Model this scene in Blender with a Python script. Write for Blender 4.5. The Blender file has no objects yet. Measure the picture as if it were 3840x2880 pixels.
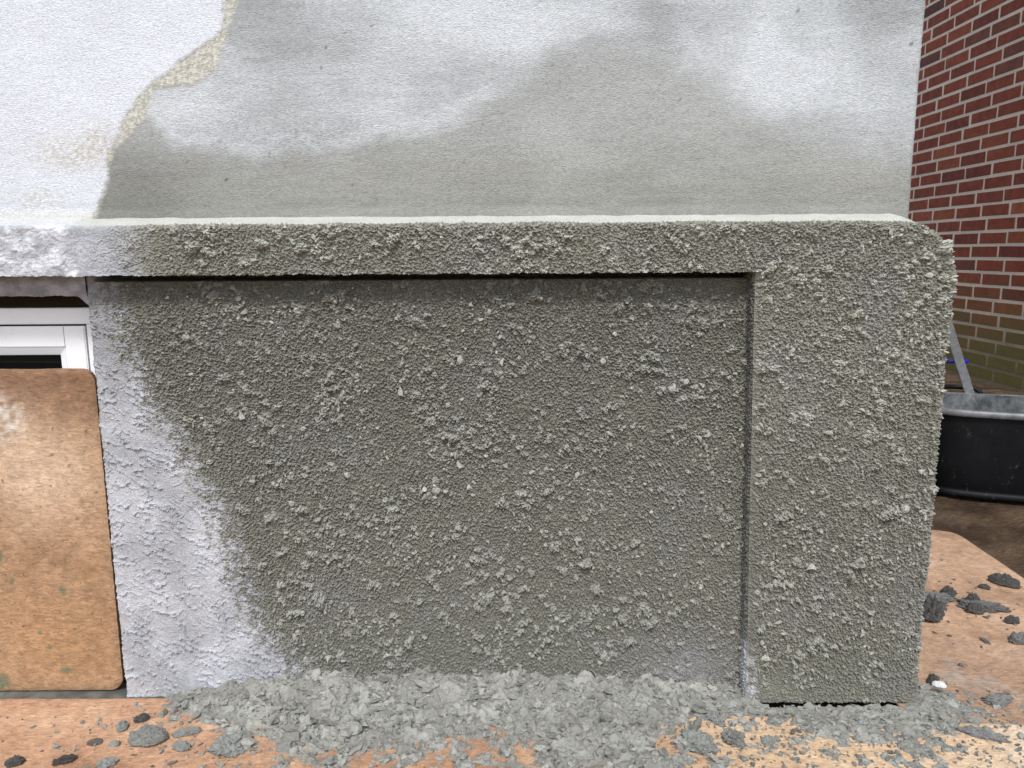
import bpy, bmesh, math, random
import numpy as np
from mathutils import Matrix, Vector

SC = bpy.context.scene
COL = SC.collection
rad = math.radians

# ------------------------------------------------------------------ camera
EYE, PITCH, ROLL = 0.82, rad(9.7), rad(0.35)
fwd = Vector((0, math.cos(PITCH), -math.sin(PITCH)))
rgt = Vector((1, 0, 0))
upv = rgt.cross(fwd)
r2 = rgt * math.cos(ROLL) - upv * math.sin(ROLL)
u2 = upv * math.cos(ROLL) + rgt * math.sin(ROLL)
cam = bpy.data.cameras.new('camera')
cam.sensor_width = 36.0
cam.lens = 36.0 * 2884 / 3840
cam.clip_start, cam.clip_end = 0.02, 400
camo = bpy.data.objects.new('camera', cam)
COL.objects.link(camo)
camo.matrix_world = Matrix(((r2.x, u2.x, -fwd.x, 0), (r2.y, u2.y, -fwd.y, 0), (r2.z, u2.z, -fwd.z, EYE), (0, 0, 0, 1)))
SC.camera = camo

# ------------------------------------------------------------------ sky, sun, exposure (bright overcast)
SUN_AZ, SUN_EL = 183.0, 52.0            # degrees, azimuth clockwise from +Y
world = bpy.data.worlds.new('World')
SC.world = world
world.use_nodes = True
wn, wl = world.node_tree.nodes, world.node_tree.links
wn.clear()
sky = wn.new('ShaderNodeTexSky'); sky.sky_type = 'NISHITA'; sky.sun_disc = False
sky.sun_elevation = rad(SUN_EL); sky.sun_rotation = rad(SUN_AZ)
sky.dust_density = 2.0; sky.air_density = 1.0; sky.ozone_density = 1.0
hsv = wn.new('ShaderNodeHueSaturation'); hsv.inputs['Saturation'].default_value = 0.7   # cloud cover greys the blue
bg = wn.new('ShaderNodeBackground'); bg.inputs['Strength'].default_value = 0.125
wo = wn.new('ShaderNodeOutputWorld')
wl.new(sky.outputs[0], hsv.inputs['Color']); wl.new(hsv.outputs[0], bg.inputs['Color']); wl.new(bg.outputs[0], wo.inputs['Surface'])
sun = bpy.data.lights.new('sun', 'SUN')
sun.energy = 1.5; sun.angle = rad(10); sun.color = (0.985, 0.99, 1.0)
suno = bpy.data.objects.new('sun', sun); COL.objects.link(suno)
sv = Vector((math.sin(rad(SUN_AZ)) * math.cos(rad(SUN_EL)), math.cos(rad(SUN_AZ)) * math.cos(rad(SUN_EL)), math.sin(rad(SUN_EL))))
suno.rotation_euler = sv.to_track_quat('Z', 'Y').to_euler()
suno.location = sv * 20
SC.view_settings.view_transform = 'Standard'
SC.view_settings.look = 'None'
SC.view_settings.exposure = 0.86
SC.view_settings.gamma = 1.0
SC.view_settings.use_curve_mapping = False

# ------------------------------------------------------------------ numpy noise
def _hash(ix, iy, seed):
    h = (ix.astype(np.int64) * 374761393 + iy.astype(np.int64) * 668265263 + seed * 1274126177) & 0xFFFFFFFF
    h = ((h ^ (h >> 13)) * 1274126177) & 0xFFFFFFFF
    return ((h ^ (h >> 16)) & 0xFFFFFF) / float(0x1000000)

def perlin(x, y, seed=0):
    x0, y0 = np.floor(x), np.floor(y)
    fx, fy = x - x0, y - y0
    u = fx * fx * fx * (fx * (fx * 6 - 15) + 10); v = fy * fy * fy * (fy * (fy * 6 - 15) + 10)
    def g(dx, dy):
        a = _hash(x0 + dx, y0 + dy, seed) * 2 * math.pi
        return np.cos(a) * (fx - dx) + np.sin(a) * (fy - dy)
    n0 = g(0, 0) * (1 - u) + g(1, 0) * u
    n1 = g(0, 1) * (1 - u) + g(1, 1) * u
    return (n0 * (1 - v) + n1 * v) * 1.42

def fbm(x, y, seed=0, octv=4, gain=0.5):
    s = np.zeros(np.broadcast(x, y).shape); a = 1.0; t = 0
    for i in range(octv):
        s += a * perlin(x * 2.03 ** i + i * 17.3, y * 2.03 ** i - i * 9.1, seed + i * 31); t += a; a *= gain
    return s / t

def sstep(a, b, x):
    t = np.clip((x - a) / (b - a), 0, 1)
    return t * t * (3 - 2 * t)

def lerp3(a, b, t):
    return np.asarray(a) * (1 - t[..., None]) + np.asarray(b) * t[..., None]

def blob(x, y, cx, cy, rx, ry):
    return np.exp(-((x - cx) / rx) ** 2 - ((y - cy) / ry) ** 2)

def steps(*segs):
    out = [np.array([segs[0][0]])]
    for a, b, d in segs:
        n = max(1, int(round((b - a) / d)))
        out.append(np.linspace(a, b, n + 1)[1:])
    return np.concatenate(out)

rng = np.random.default_rng(7)

def stamp(L, xs, ys, cx, cy, r, hh):
    """raise irregular lumps on the height layer L[y, x]"""
    for k in range(len(cx)):
        R = r[k] * 1.5
        i0, i1 = np.searchsorted(xs, (cx[k] - R, cx[k] + R)); j0, j1 = np.searchsorted(ys, (cy[k] - R, cy[k] + R))
        if i1 <= i0 or j1 <= j0:
            continue
        dx = (xs[i0:i1] - cx[k])[None, :]; dy = (ys[j0:j1] - cy[k])[:, None]
        th = np.arctan2(dy, dx); p = k * 1.7
        rr = r[k] * (1 + 0.28 * np.sin(2 * th + p) + 0.2 * np.sin(3 * th + 2.3 * p) + 0.12 * np.sin(5 * th + 3.1 * p))
        q = np.clip(1 - (dx * dx + dy * dy) / (rr * rr), 0, None) ** 0.42 * hh[k]
        np.maximum(L[j0:j1, i0:i1], q, out=L[j0:j1, i0:i1])

# ------------------------------------------------------------------ object helpers
def link(o, parent=None):
    COL.objects.link(o)
    if parent is not None:
        o.parent = parent
    return o

def tag(o, label=None, cat=None, group=None, kind=None):
    if label: o['label'] = label
    if cat: o['category'] = cat
    if group: o['group'] = group
    if kind: o['kind'] = kind
    return o

def empty(name, loc=(0, 0, 0)):
    o = bpy.data.objects.new(name, None); o.empty_display_size = 0.05
    o.location = loc
    return link(o)

def raw_mesh(name, V, F, mat, parent=None, col=None, smooth=False):
    """V (n,3), F (m,k) numpy arrays"""
    me = bpy.data.meshes.new(name)
    V = np.ascontiguousarray(V, dtype=np.float32); F = np.ascontiguousarray(F, dtype=np.int32)
    n, (m, k) = len(V), F.shape
    me.vertices.add(n); me.vertices.foreach_set('co', V.ravel())
    me.loops.add(m * k); me.loops.foreach_set('vertex_index', F.ravel())
    me.polygons.add(m)
    me.polygons.foreach_set('loop_start', np.arange(0, m * k, k, dtype=np.int32))
    me.polygons.foreach_set('loop_total', np.full(m, k, dtype=np.int32))
    me.polygons.foreach_set('use_smooth', np.full(m, smooth, dtype=bool))
    if col is not None:
        at = me.color_attributes.new('Col', 'FLOAT_COLOR', 'POINT')
        c4 = np.ones((n, 4), dtype=np.float32); c4[:, :3] = np.clip(np.asarray(col).reshape(-1, 3), 0.002, 0.95)
        at.data.foreach_set('color', c4.ravel())
    me.update(calc_edges=True); me.validate()
    me.materials.append(mat)
    return link(bpy.data.objects.new(name, me), parent)

def grid_faces(n, m, off=0):
    i = np.arange(n - 1)[:, None] * m + np.arange(m - 1)[None, :]
    return (np.stack([i, i + 1, i + 1 + m, i + m], -1).reshape(-1, 4)) + off

def skirt(edge, colr, offs):
    """rows pushed from a boundary line (k,3) by the offsets; returns verts, faces (local), cols"""
    rows = [edge] + [edge + np.asarray(o) for o in offs]
    P = np.stack(rows, 0)
    return P.reshape(-1, 3), grid_faces(len(rows), edge.shape[0]), np.tile(colr, (len(rows), 1))

def grid_obj(name, P, C, mat, parent=None, smooth=False, keep=None, skirts=()):
    n, m = P.shape[:2]
    V = [P.reshape(-1, 3)]; Cc = [C.reshape(-1, 3)]; F = grid_faces(n, m)
    if keep is not None:
        F = F[keep.reshape(-1)]
    Fs = [F]; off = n * m
    for v, f, c in skirts:
        V.append(v); Fs.append(f + off); Cc.append(c); off += len(v)
    return raw_mesh(name, np.concatenate(V), np.concatenate(Fs), mat, parent, np.concatenate(Cc), smooth)

def bevel_box(bm, x0, x1, y0, y1, z0, z1, bev=0.0, seg=2, jit=0.0, rnd=None):
    vs = [bm.verts.new((x, y, z)) for x in (x0, x1) for y in (y0, y1) for z in (z0, z1)]
    if jit:
        for v in vs:
            v.co += Vector((rnd.uniform(-jit, jit), rnd.uniform(-jit, jit), rnd.uniform(-jit, jit)))
    fs = [bm.faces.new([vs[i] for i in q]) for q in ((0, 1, 3, 2), (4, 6, 7, 5), (0, 4, 5, 1), (2, 3, 7, 6), (0, 2, 6, 4), (1, 5, 7, 3))]
    bmesh.ops.recalc_face_normals(bm, faces=fs)
    if bev:
        es = list({e for f in fs for e in f.edges})
        bmesh.ops.bevel(bm, geom=es, offset=bev, segments=seg, affect='EDGES', profile=0.6)

def bm_obj(name, bm, mat, parent=None, smooth=False):
    me = bpy.data.meshes.new(name); bm.to_mesh(me); bm.free()
    if smooth:
        for p in me.polygons: p.use_smooth = True
    me.materials.append(mat)
    return link(bpy.data.objects.new(name, me), parent)

def box_obj(name, lims, mat, parent=None, bev=0.0, seg=2):
    bm = bmesh.new(); bevel_box(bm, *lims, bev=bev, seg=seg)
    return bm_obj(name, bm, mat, parent)

def lathe(name, prof, mat, parent=None, seg=72, loc=(0, 0, 0), smooth=True, arc=(0, 2 * math.pi)):
    bm = bmesh.new(); rings = []
    for r, z in prof:
        rings.append([bm.verts.new((r * math.cos(a), r * math.sin(a), z)) for a in np.linspace(0, 2 * math.pi, seg, endpoint=False)])
    for a, b in zip(rings[:-1], rings[1:]):
        for i in range(seg):
            bm.faces.new((a[i], a[(i + 1) % seg], b[(i + 1) % seg], b[i]))
    o = bm_obj(name, bm, mat, parent, smooth)
    o.location = loc
    return o

def tube(name, pts, r, mat, parent=None, seg=10):
    bm = bmesh.new(); rings = []
    n = len(pts)
    for i, p in enumerate(pts):
        t = (Vector(pts[min(i + 1, n - 1)]) - Vector(pts[max(i - 1, 0)])).normalized()
        a = t.orthogonal().normalized() if i == 0 else (a - t * a.dot(t)).normalized()
        b = t.cross(a); ri = r[i] if hasattr(r, '__len__') else r
        rings.append([bm.verts.new(Vector(p) + (a * math.cos(q) + b * math.sin(q)) * ri) for q in np.linspace(0, 2 * math.pi, seg, endpoint=False)])
    for a_, b_ in zip(rings[:-1], rings[1:]):
        for i in range(seg):
            bm.faces.new((a_[i], a_[(i + 1) % seg], b_[(i + 1) % seg], b_[i]))
    bm.faces.new(rings[0][::-1]); bm.faces.new(rings[-1])
    bmesh.ops.recalc_face_normals(bm, faces=bm.faces)
    return bm_obj(name, bm, mat, parent, True)

# ------------------------------------------------------------------ materials
class NT:
    def __init__(s, name, rough=0.8, spec=0.3):
        s.m = bpy.data.materials.new(name); s.m.use_nodes = True
        s.n, s.l = s.m.node_tree.nodes, s.m.node_tree.links
        s.b = s.n['Principled BSDF']; s.b.inputs['Roughness'].default_value = rough
        s.b.inputs['Specular IOR Level'].default_value = spec
    def node(s, t, **kw):
        q = s.n.new(t)
        for k, v in kw.items():
            if k in q.inputs: q.inputs[k].default_value = v
            else: setattr(q, k, v)
        return q
    def coord(s, kind='Object', scale=(1, 1, 1)):
        tc = s.node('ShaderNodeTexCoord'); mp = s.node('ShaderNodeMapping'); mp.inputs['Scale'].default_value = scale
        s.l.new(tc.outputs[kind], mp.inputs['Vector']); return mp.outputs[0]
    def pos(s, scale=(1, 1, 1)):
        g = s.node('ShaderNodeNewGeometry'); mp = s.node('ShaderNodeMapping'); mp.inputs['Scale'].default_value = scale
        s.l.new(g.outputs['Position'], mp.inputs['Vector']); return mp.outputs[0]
    def noise(s, vec, scale, detail=3, rough=0.55, dist=0.0):
        q = s.node('ShaderNodeTexNoise'); q.inputs['Scale'].default_value = scale; q.inputs['Detail'].default_value = detail
        q.inputs['Roughness'].default_value = rough; q.inputs['Distortion'].default_value = dist
        s.l.new(vec, q.inputs['Vector']); return q.outputs[0]
    def ramp(s, fac, stops):
        q = s.node('ShaderNodeValToRGB'); e = q.color_ramp.elements
        while len(e) < len(stops): e.new(0.5)
        for el, (p, c) in zip(e, stops):
            el.position = p; el.color = (c, c, c, 1) if not hasattr(c, '__len__') else (*c, 1)
        s.l.new(fac, q.inputs[0]); return q.outputs[0]
    def mix(s, fac, a, b, mode='MIX'):
        q = s.node('ShaderNodeMix', data_type='RGBA', blend_type=mode)
        for i, v in ((0, fac), (6, a), (7, b)):
            if hasattr(v, 'is_output'): s.l.new(v, q.inputs[i])
            elif i == 0: q.inputs[0].default_value = v
            else: q.inputs[i].default_value = (*v, 1)
        return q.outputs[2]
    def mul(s, a, b):
        return s.mix(1.0, a, b, 'MULTIPLY')
    def attr(s, name='Col'):
        q = s.node('ShaderNodeAttribute', attribute_name=name); return q.outputs['Color']
    def color(s, c):
        if hasattr(c, 'is_output'): s.l.new(c, s.b.inputs['Base Color'])
        else: s.b.inputs['Base Color'].default_value = (*c, 1)
        return s
    def rough(s, c):
        s.l.new(c, s.b.inputs['Roughness']); return s
    def bump(s, h, strength, dist):
        q = s.node('ShaderNodeBump'); q.inputs['Strength'].default_value = strength; q.inputs['Distance'].default_value = dist
        s.l.new(h, q.inputs['Height'])
        if s.b.inputs['Normal'].is_linked:
            s.l.new(s.b.inputs['Normal'].links[0].from_socket, q.inputs['Normal'])
        s.l.new(q.outputs[0], s.b.inputs['Normal']); return s

# fine float-finished render of the upper wall
t = NT('float_finish_render', 0.9, 0.2)
p = t.pos(); pf = t.pos((0.7, 0.7, 1.25))
t.color(t.mul(t.attr(), t.ramp(t.noise(pf, 330, 3, 0.65), [(0.28, 0.78), (0.5, 1.0), (0.7, 1.12)])))
t.bump(t.noise(pf, 400, 3, 0.65), 0.9, 0.0030)
M_upper = t.m
# thrown roughcast mortar
t = NT('roughcast_mortar', 0.85, 0.25); p = t.pos()
t.color(t.mul(t.attr(), t.ramp(t.noise(p, 420, 3, 0.65), [(0.28, 0.72), (0.72, 1.25)])))
t.bump(t.noise(p, 380, 4, 0.7), 0.9, 0.003)
M_rough = t.m
# wet mortar dropped on the boards
t = NT('dropped_mortar', 0.6, 0.35); p = t.pos()
t.color(t.mul(t.attr(), t.ramp(t.noise(p, 180, 4, 0.65), [(0.3, 0.82), (0.7, 1.15)])))
t.bump(t.noise(p, 260, 5, 0.7), 0.9, 0.0045)
M_heap = t.m
# hardboard with pressed wood fibre
t = NT('hardboard', 0.8, 0.15); p = t.pos(); pf = t.pos((0.35, 1, 1))
fib = t.noise(pf, 200, 5, 0.75, 0.8)
spk = t.mul(t.ramp(t.noise(p, 150, 2, 0.5), [(0.24, 0.4), (0.34, 1.0)]), t.ramp(t.noise(p, 45, 5, 0.7), [(0.3, 0.80), (0.5, 1.0), (0.72, 1.22)]))
t.color(t.mul(t.mul(t.attr(), t.ramp(fib, [(0.3, 0.62), (0.5, 1.0), (0.70, 1.38)])), spk))
t.bump(fib, 0.7, 0.0022).bump(t.noise(p, 60, 4, 0.6), 0.5, 0.003)
M_board = t.m
# earth
t = NT('earth', 0.95, 0.15); p = t.pos(); pf = t.pos((0.4, 1.2, 1))
t.color(t.mul(t.attr(), t.ramp(t.noise(pf, 130, 5, 0.7), [(0.25, 0.45), (0.5, 0.95), (0.72, 1.7)])))
t.bump(t.noise(p, 90, 5, 0.7), 0.9, 0.012)
M_earth = t.m
# bricks, red with algae low down
t = NT('red_brick', 0.75, 0.3); p = t.pos(); oi = t.node('ShaderNodeObjectInfo')
base = t.ramp(oi.outputs['Random'], [(0.0, (0.165, 0.036, 0.024)), (0.30, (0.265, 0.060, 0.026)), (0.6, (0.225, 0.050, 0.026)), (0.88, (0.325, 0.088, 0.036)), (1.0, (0.110, 0.044, 0.034))])
var = t.ramp(t.noise(p, 22, 4, 0.6), [(0.3, 0.72), (0.7, 1.25)])
c = t.mul(t.mul(base, var), t.ramp(t.noise(p, 160, 3), [(0.3, 0.85), (0.7, 1.12)]))
sx = t.node('ShaderNodeSeparateXYZ'); g = t.node('ShaderNodeNewGeometry'); t.l.new(g.outputs['Position'], sx.inputs[0])
hn = t.node('ShaderNodeMath', operation='MULTIPLY_ADD'); t.l.new(t.noise(p, 3.5, 4, 0.6), hn.inputs[0]); hn.inputs[1].default_value = 0.55; t.l.new(sx.outputs[2], hn.inputs[2])
alg = t.ramp(hn.outputs[0], [(0.50, 1.0), (0.80, 0.72), (0.95, 0.28), (1.0, 0.12)])
mr = t.node('ShaderNodeMapRange'); t.l.new(hn.outputs[0], mr.inputs[0]); mr.inputs[1].default_value = 0.38; mr.inputs[2].default_value = 1.0; mr.inputs[3].default_value = 1.0; mr.inputs[4].default_value = 0.0
algc = t.mix(t.noise(p, 30, 3), (0.125, 0.095, 0.030), (0.175, 0.150, 0.036))
c = t.mix(mr.outputs[0], c, algc); t.color(c)
t.bump(t.noise(p, 260, 4, 0.65), 0.35, 0.002).bump(t.noise(p, 40, 3), 0.3, 0.003)
M_brick = t.m
t = NT('joint_mortar', 0.9, 0.2); p = t.pos()
sx = t.node('ShaderNodeSeparateXYZ'); g = t.node('ShaderNodeNewGeometry'); t.l.new(g.outputs['Position'], sx.inputs[0])
hn = t.node('ShaderNodeMath', operation='MULTIPLY_ADD'); t.l.new(t.noise(p, 3.5, 4, 0.6), hn.inputs[0]); hn.inputs[1].default_value = 0.4; t.l.new(sx.outputs[2], hn.inputs[2])
mr = t.node('ShaderNodeMapRange'); t.l.new(hn.outputs[0], mr.inputs[0]); mr.inputs[1].default_value = 0.30; mr.inputs[2].default_value = 0.75; mr.inputs[3].default_value = 0.85; mr.inputs[4].default_value = 0.0
c = t.mul(t.mix(t.noise(p, 18, 3), (0.74, 0.61, 0.47), (0.83, 0.71, 0.57)), t.ramp(t.noise(p, 150, 4, 0.7), [(0.3, 0.82), (0.7, 1.06)]))
t.color(t.mix(mr.outputs[0], c, (0.13, 0.11, 0.045)))
t.bump(t.noise(p, 170, 4, 0.7), 0.8, 0.004)
M_joint = t.m
# white plastic window frame, scuffed
t = NT('white_plastic', 0.35, 0.45); p = t.pos()
scr = t.ramp(t.noise(p, 38, 6, 0.75, 1.5), [(0.485, 1.0), (0.498, 0.78), (0.502, 0.78), (0.515, 1.0)])
scm = t.ramp(t.noise(p, 14, 3), [(0.45, 0.0), (0.6, 1.0)])
t.color(t.mul((0.87, 0.88, 0.89), t.mix(scm, (1, 1, 1), scr)))
M_pvc = t.m
t = NT('black_rubber', 0.7, 0.2); t.color((0.012, 0.012, 0.012)); M_rubber = t.m
t = NT('window_glass', 0.04, 0.5); t.color((0.006, 0.007, 0.007)); M_glass = t.m
t = NT('dark_timber', 0.9, 0.1); p = t.pos((1, 1, 8)); t.color(t.mix(t.noise(p, 12, 4), (0.02, 0.013, 0.008), (0.05, 0.034, 0.02))); M_timber = t.m
# black tub plastic with cement splashes
t = NT('black_tub_plastic', 0.55, 0.22); p = t.coord('Object'); ps = t.coord('Object', (1, 1, 0.45))
sm = t.ramp(t.noise(ps, 48, 5, 0.75), [(0.60, 0.0), (0.70, 1.0)])
fm = t.ramp(t.noise(p, 9, 4, 0.6), [(0.42, 0.0), (0.75, 0.6)])
c = t.mix(fm, (0.004, 0.0045, 0.006), (0.012, 0.014, 0.016)); c = t.mix(sm, c, (0.06, 0.063, 0.062)); t.color(c)
t.bump(t.noise(p, 60, 4), 0.15, 0.003)
M_tub = t.m
t = NT('cement_smeared_rim', 0.55, 0.4); p = t.coord('Object', (1, 1, 0.8))
sm = t.ramp(t.noise(p, 15, 5, 0.7, 0.4), [(0.36, 0.0), (0.62, 1.0)])
c = t.mix(sm, (0.035, 0.04, 0.042), (0.17, 0.18, 0.185)); c = t.mul(c, t.ramp(t.noise(p, 70, 4, 0.7), [(0.3, 0.7), (0.7, 1.25)])); t.color(c)
M_rim = t.m
t = NT('scuffed_lip', 0.42, 0.5); p = t.coord('Object'); t.color(t.mix(t.ramp(t.noise(p, 20, 4, 0.7), [(0.35, 0), (0.6, 1)]), (0.075, 0.08, 0.085), (0.20, 0.205, 0.21))); M_lip = t.m
t = NT('aluminium', 0.5, 0.5); p = t.pos(); t.b.inputs['Metallic'].default_value = 0.35
c = t.mix(t.ramp(t.noise(p, 45, 5, 0.7), [(0.4, 0), (0.65, 1)]), (0.40, 0.41, 0.43), (0.56, 0.57, 0.585)); t.color(c)
M_alu = t.m
t = NT('blue_plastic', 0.4, 0.5); t.color((0.010, 0.018, 0.42)); M_blue = t.m
t = NT('white_chip', 0.8, 0.3); t.color((0.60, 0.60, 0.59)); M_chip = t.m
t = NT('dark_scrap', 0.85, 0.2); p = t.pos(); t.color(t.mix(t.noise(p, 60, 3), (0.03, 0.026, 0.022), (0.09, 0.08, 0.07))); M_scrap = t.m
t = NT('plain_render', 0.9, 0.2); p = t.pos(); t.color(t.mix(t.noise(p, 8, 4), (0.30, 0.30, 0.28), (0.40, 0.40, 0.38))); t.bump(t.noise(p, 200, 3), 0.5, 0.003); M_plain = t.m

# ------------------------------------------------------------------ ground
def build_ground():
    xs = steps((-60, -4, 8), (-4, 0.6, 0.3), (0.6, 3.1, 0.016), (3.1, 8, 0.5), (8, 60, 8))
    ys = steps((-60, -4, 8), (-4, 1.2, 0.3), (1.2, 3.6, 0.016), (3.6, 6.6, 0.022), (6.6, 12, 0.5), (12, 60, 8))
    X, Y = np.meshgrid(xs, ys)
    fine = sstep(0.62, 0.9, X) * (1 - sstep(3.05, 3.4, X)) * sstep(1.2, 1.4, Y)
    lvl = 1 - 0.85 * blob(X, Y, 1.75, 2.7, 0.32, 0.32)
    Z = -0.010 + fine * lvl * (0.012 * fbm(X * 6, Y * 6, 3, 3) + 0.006 * fbm(X * 30, Y * 30, 4, 3)) - 0.004
    Z = np.where((X < 1.35) & (Y < 2.25), np.minimum(Z, -0.006), Z)
    n = fbm(X * 5, Y * 8, 9, 4) * 0.5 + 0.5; n2 = fbm(X * 26, Y * 40, 19, 3) * 0.5 + 0.5
    C = lerp3((0.055, 0.034, 0.020), (0.125, 0.085, 0.052), sstep(0.3, 0.7, n))
    C = lerp3(C, (0.20, 0.145, 0.095), sstep(0.55, 0.85, n2) * 0.6)
    g = grid_obj('ground', np.stack([X, Y, Z], -1), C, M_earth)
    tag(g, kind='structure')
build_ground()

# ------------------------------------------------------------------ the rendered house
house = empty('rendered_house', (0, 1.285, 0))
tag(house, 'grey and white rendered house wall with roughcast plinth and basement window', 'house')
HOFF = np.array([0, 1.285, 0])           # children hold coordinates local to the house base
def loc(P):
    return P - HOFF

MORTAR = np.array((0.192, 0.188, 0.152)); LIGHT = np.array((0.375, 0.370, 0.318)); LILAC = np.array((0.214, 0.208, 0.196))
WHITE = np.array((0.70, 0.715, 0.745)); OLDW = np.array((0.50, 0.495, 0.51))

# --- upper wall -----------------------------------------------------
WE = np.array([(-0.435, 3.2), (-0.44, 1.6), (-0.453, 1.251), (-0.463, 1.227), (-0.469, 1.178), (-0.535, 1.137), (-0.582, 1.104), (-0.615, 1.075), (-0.628, 1.058), (-0.65, 1.033), (-0.661, 1.007), (-0.677, 0.981), (-0.681, 0.96), (-0.687, 0.925), (-0.7, 0.903), (-0.708, 0.88)])[::-1]
GE = np.array([(-0.40, 3.2), (-0.41, 1.6), (-0.427, 1.251), (-0.442, 1.226), (-0.463, 1.174), (-0.480, 1.124), (-0.52, 1.095), (-0.592, 1.090), (-0.600, 1.054), (-0.640, 1.011), (-0.663, 0.994), (-0.679, 0.96), (-0.684, 0.925), (-0.698, 0.899), (-0.708, 0.88)])[::-1]
DP = np.array([(-0.75, 0.96), (-0.677, 0.982), (-0.641, 1.028), (-0.608, 1.050), (-0.567, 1.005), (-0.515, 0.985), (-0.408, 0.982), (-0.328, 0.990), (-0.274, 1.003), (-0.14, 1.020), (-0.05, 1.052), (0.016, 1.095), (0.06, 1.148), (0.126, 1.156), (0.235, 1.150), (0.302, 1.115), (0.369, 1.070), (0.437, 1.038), (0.505, 1.012), (0.617, 0.985), (0.669, 0.985), (6, 0.985)])

def build_upper():
    xr, Y0, rho = 0.6785, 1.335, 0.010
    a = steps((-3.0, -1.2, 0.06), (-1.2, xr + 0.03, 0.0031), (xr + 0.03, xr + 3.2, 0.08))
    z = steps((0.872, 1.30, 0.0031), (1.30, 1.5, 0.012), (1.5, 3.1, 0.1))
    A, Z = np.meshgrid(a, z)
    s = A - (xr - rho)
    ph = np.clip(s / rho, 0, math.pi / 2)
    X = np.where(s <= 0, A, xr - rho + rho * np.sin(ph))
    Y = Y0 + np.where(s <= 0, 0, rho * (1 - np.cos(ph)) + np.clip(s - rho * math.pi / 2, 0, None))
    nx, ny = np.sin(ph), -np.cos(ph)
    h = 0.0022 * fbm(A * 7, Z * 7, 41, 3) + 0.0009 * fbm(A * 150, Z * 200, 42, 2) + 0.0004 * fbm(A * 60, Z * 90, 44, 2)
    # trowel marks where the upper coat meets the ledge
    h += -0.0015 * sstep(0.012, 0.0, np.abs(Z - 0.897 - 0.003 * fbm(A * 9, A * 0 + 3, 45, 2))) * sstep(-0.2, 0.35, fbm(A * 6, Z * 3, 46, 2))
    # the old white coat is a little proud of the grey repair
    we = np.interp(Z, WE[:, 1], WE[:, 0]) + 0.010 * fbm(A * 30, Z * 30, 47, 3) + 0.006 * fbm(A * 140, Z * 140, 48, 2)
    ge = np.interp(Z, GE[:, 1], GE[:, 0]) + 0.006 * fbm(A * 40, Z * 40, 49, 3)
    ge = np.maximum(ge, we)
    white = sstep(0.003, -0.003, A - we)
    mixz = sstep(-0.004, 0.004, A - we) * sstep(0.006, -0.004, A - ge)
    h += 0.0026 * sstep(0.002, -0.002, A - we) + 0.0010 * mixz
    P = np.stack([X + nx * h, Y + ny * h, Z], -1)
    # colours: dry grey with clouds, damp lower area
    cl = fbm(A * 3.2, Z * 5.2, 50, 5, 0.6)
    strk = fbm(A * 9, Z * 70, 150, 4, 0.6)                                   # float marks run sideways
    grain = perlin(A * 120, Z * 150, 151) + 0.6 * perlin(A * 230, Z * 260, 152)
    dry = 0.56 + 0.95 * cl + 0.22 * strk + 0.16 * grain - 0.60 * blob(A, Z, -0.40, 1.20, 0.10, 0.09) + 0.60 * blob(A, Z, -0.03, 1.19, 0.12, 0.05) + 0.65 * blob(A, Z, 0.42, 1.125, 0.030, 0.08)
    dry += -0.55 * blob(A, Z, 0.23, 1.205, 0.05, 0.05) + 0.45 * blob(A, Z, 0.47, 1.10, 0.10, 0.05) - 0.55 * blob(A, Z, 0.60, 1.21, 0.06, 0.06) + 0.4 * blob(A, Z, -0.56, 1.05, 0.09, 0.04) - 0.35 * blob(A, Z, 0.13, 1.155, 0.03, 0.015)
    C = lerp3((0.345, 0.355, 0.350), (0.60, 0.618, 0.625), np.clip(dry - 0.04, 0, 1))
    dz = np.interp(A, DP[:, 0], DP[:, 1]) + 0.026 * fbm(A * 9, Z * 11, 51, 4, 0.6) + 0.012 * fbm(A * 50, Z * 60, 52, 3) + 0.006 * grain
    wid = np.interp(A, (-0.6, -0.5, -0.25, 0.0, 0.3, 0.7), (0.012, 0.018, 0.012, 0.030, 0.038, 0.055))
    damp = sstep(1, -1, (Z - dz) / wid)
    deep = sstep(1.05, 0.90, Z + 0.05 * fbm(A * 5, Z * 7, 53, 4) + 0.012 * strk)
    dampc = lerp3((0.375, 0.380, 0.362), (0.300, 0.297, 0.264), deep) * (1 + 0.10 * strk + 0.07 * grain + 0.16 * fbm(A * 6, Z * 9, 153, 4))[..., None]
    # a paler tide line along the upper rim of the damp
    tide = np.exp(-((Z - dz - 0.9 * wid) / (0.5 * wid)) ** 2) * sstep(-0.2, 0.3, fbm(A * 7, Z * 7, 154, 2))
    C = lerp3(C, (0.62, 0.64, 0.645), 0.35 * tide)
    # the wedge just right of the white coat is darkest
    dampc = dampc * (1 - 0.22 * sstep(-0.42, -0.62, A) * sstep(1.06, 0.95, Z))[..., None]
    C = lerp3(C, dampc, damp)
    # dark grains around the damp edge, at the left of the repair
    sp = 0.55 * sstep(0.15, 0.6, perlin(A * 150, Z * 170, 54)) * blob(A, Z, -0.36, 1.015, 0.16, 0.03)
    C = C * (1 - 0.5 * sp)[..., None]
    dots = sstep(0.62, 0.72, perlin(A * 95, Z * 95, 55)) * sstep(0.15, 0.4, fbm(A * 8, Z * 8, 56, 2))
    C = C * (1 - 0.55 * dots)[..., None]
    # speckled rim of the old coat: cream grains over grey
    gr = sstep(-0.15, 0.25, perlin(A * 210, Z * 210, 57) + 0.5 * perlin(A * 90, Z * 90, 58))
    C = lerp3(C, lerp3((0.43, 0.415, 0.350), (0.62, 0.605, 0.525), gr), mixz)
    wc = lerp3(WHITE * 0.95, WHITE, sstep(-0.3, 0.4, fbm(A * 5, Z * 5, 59, 3)))
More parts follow.
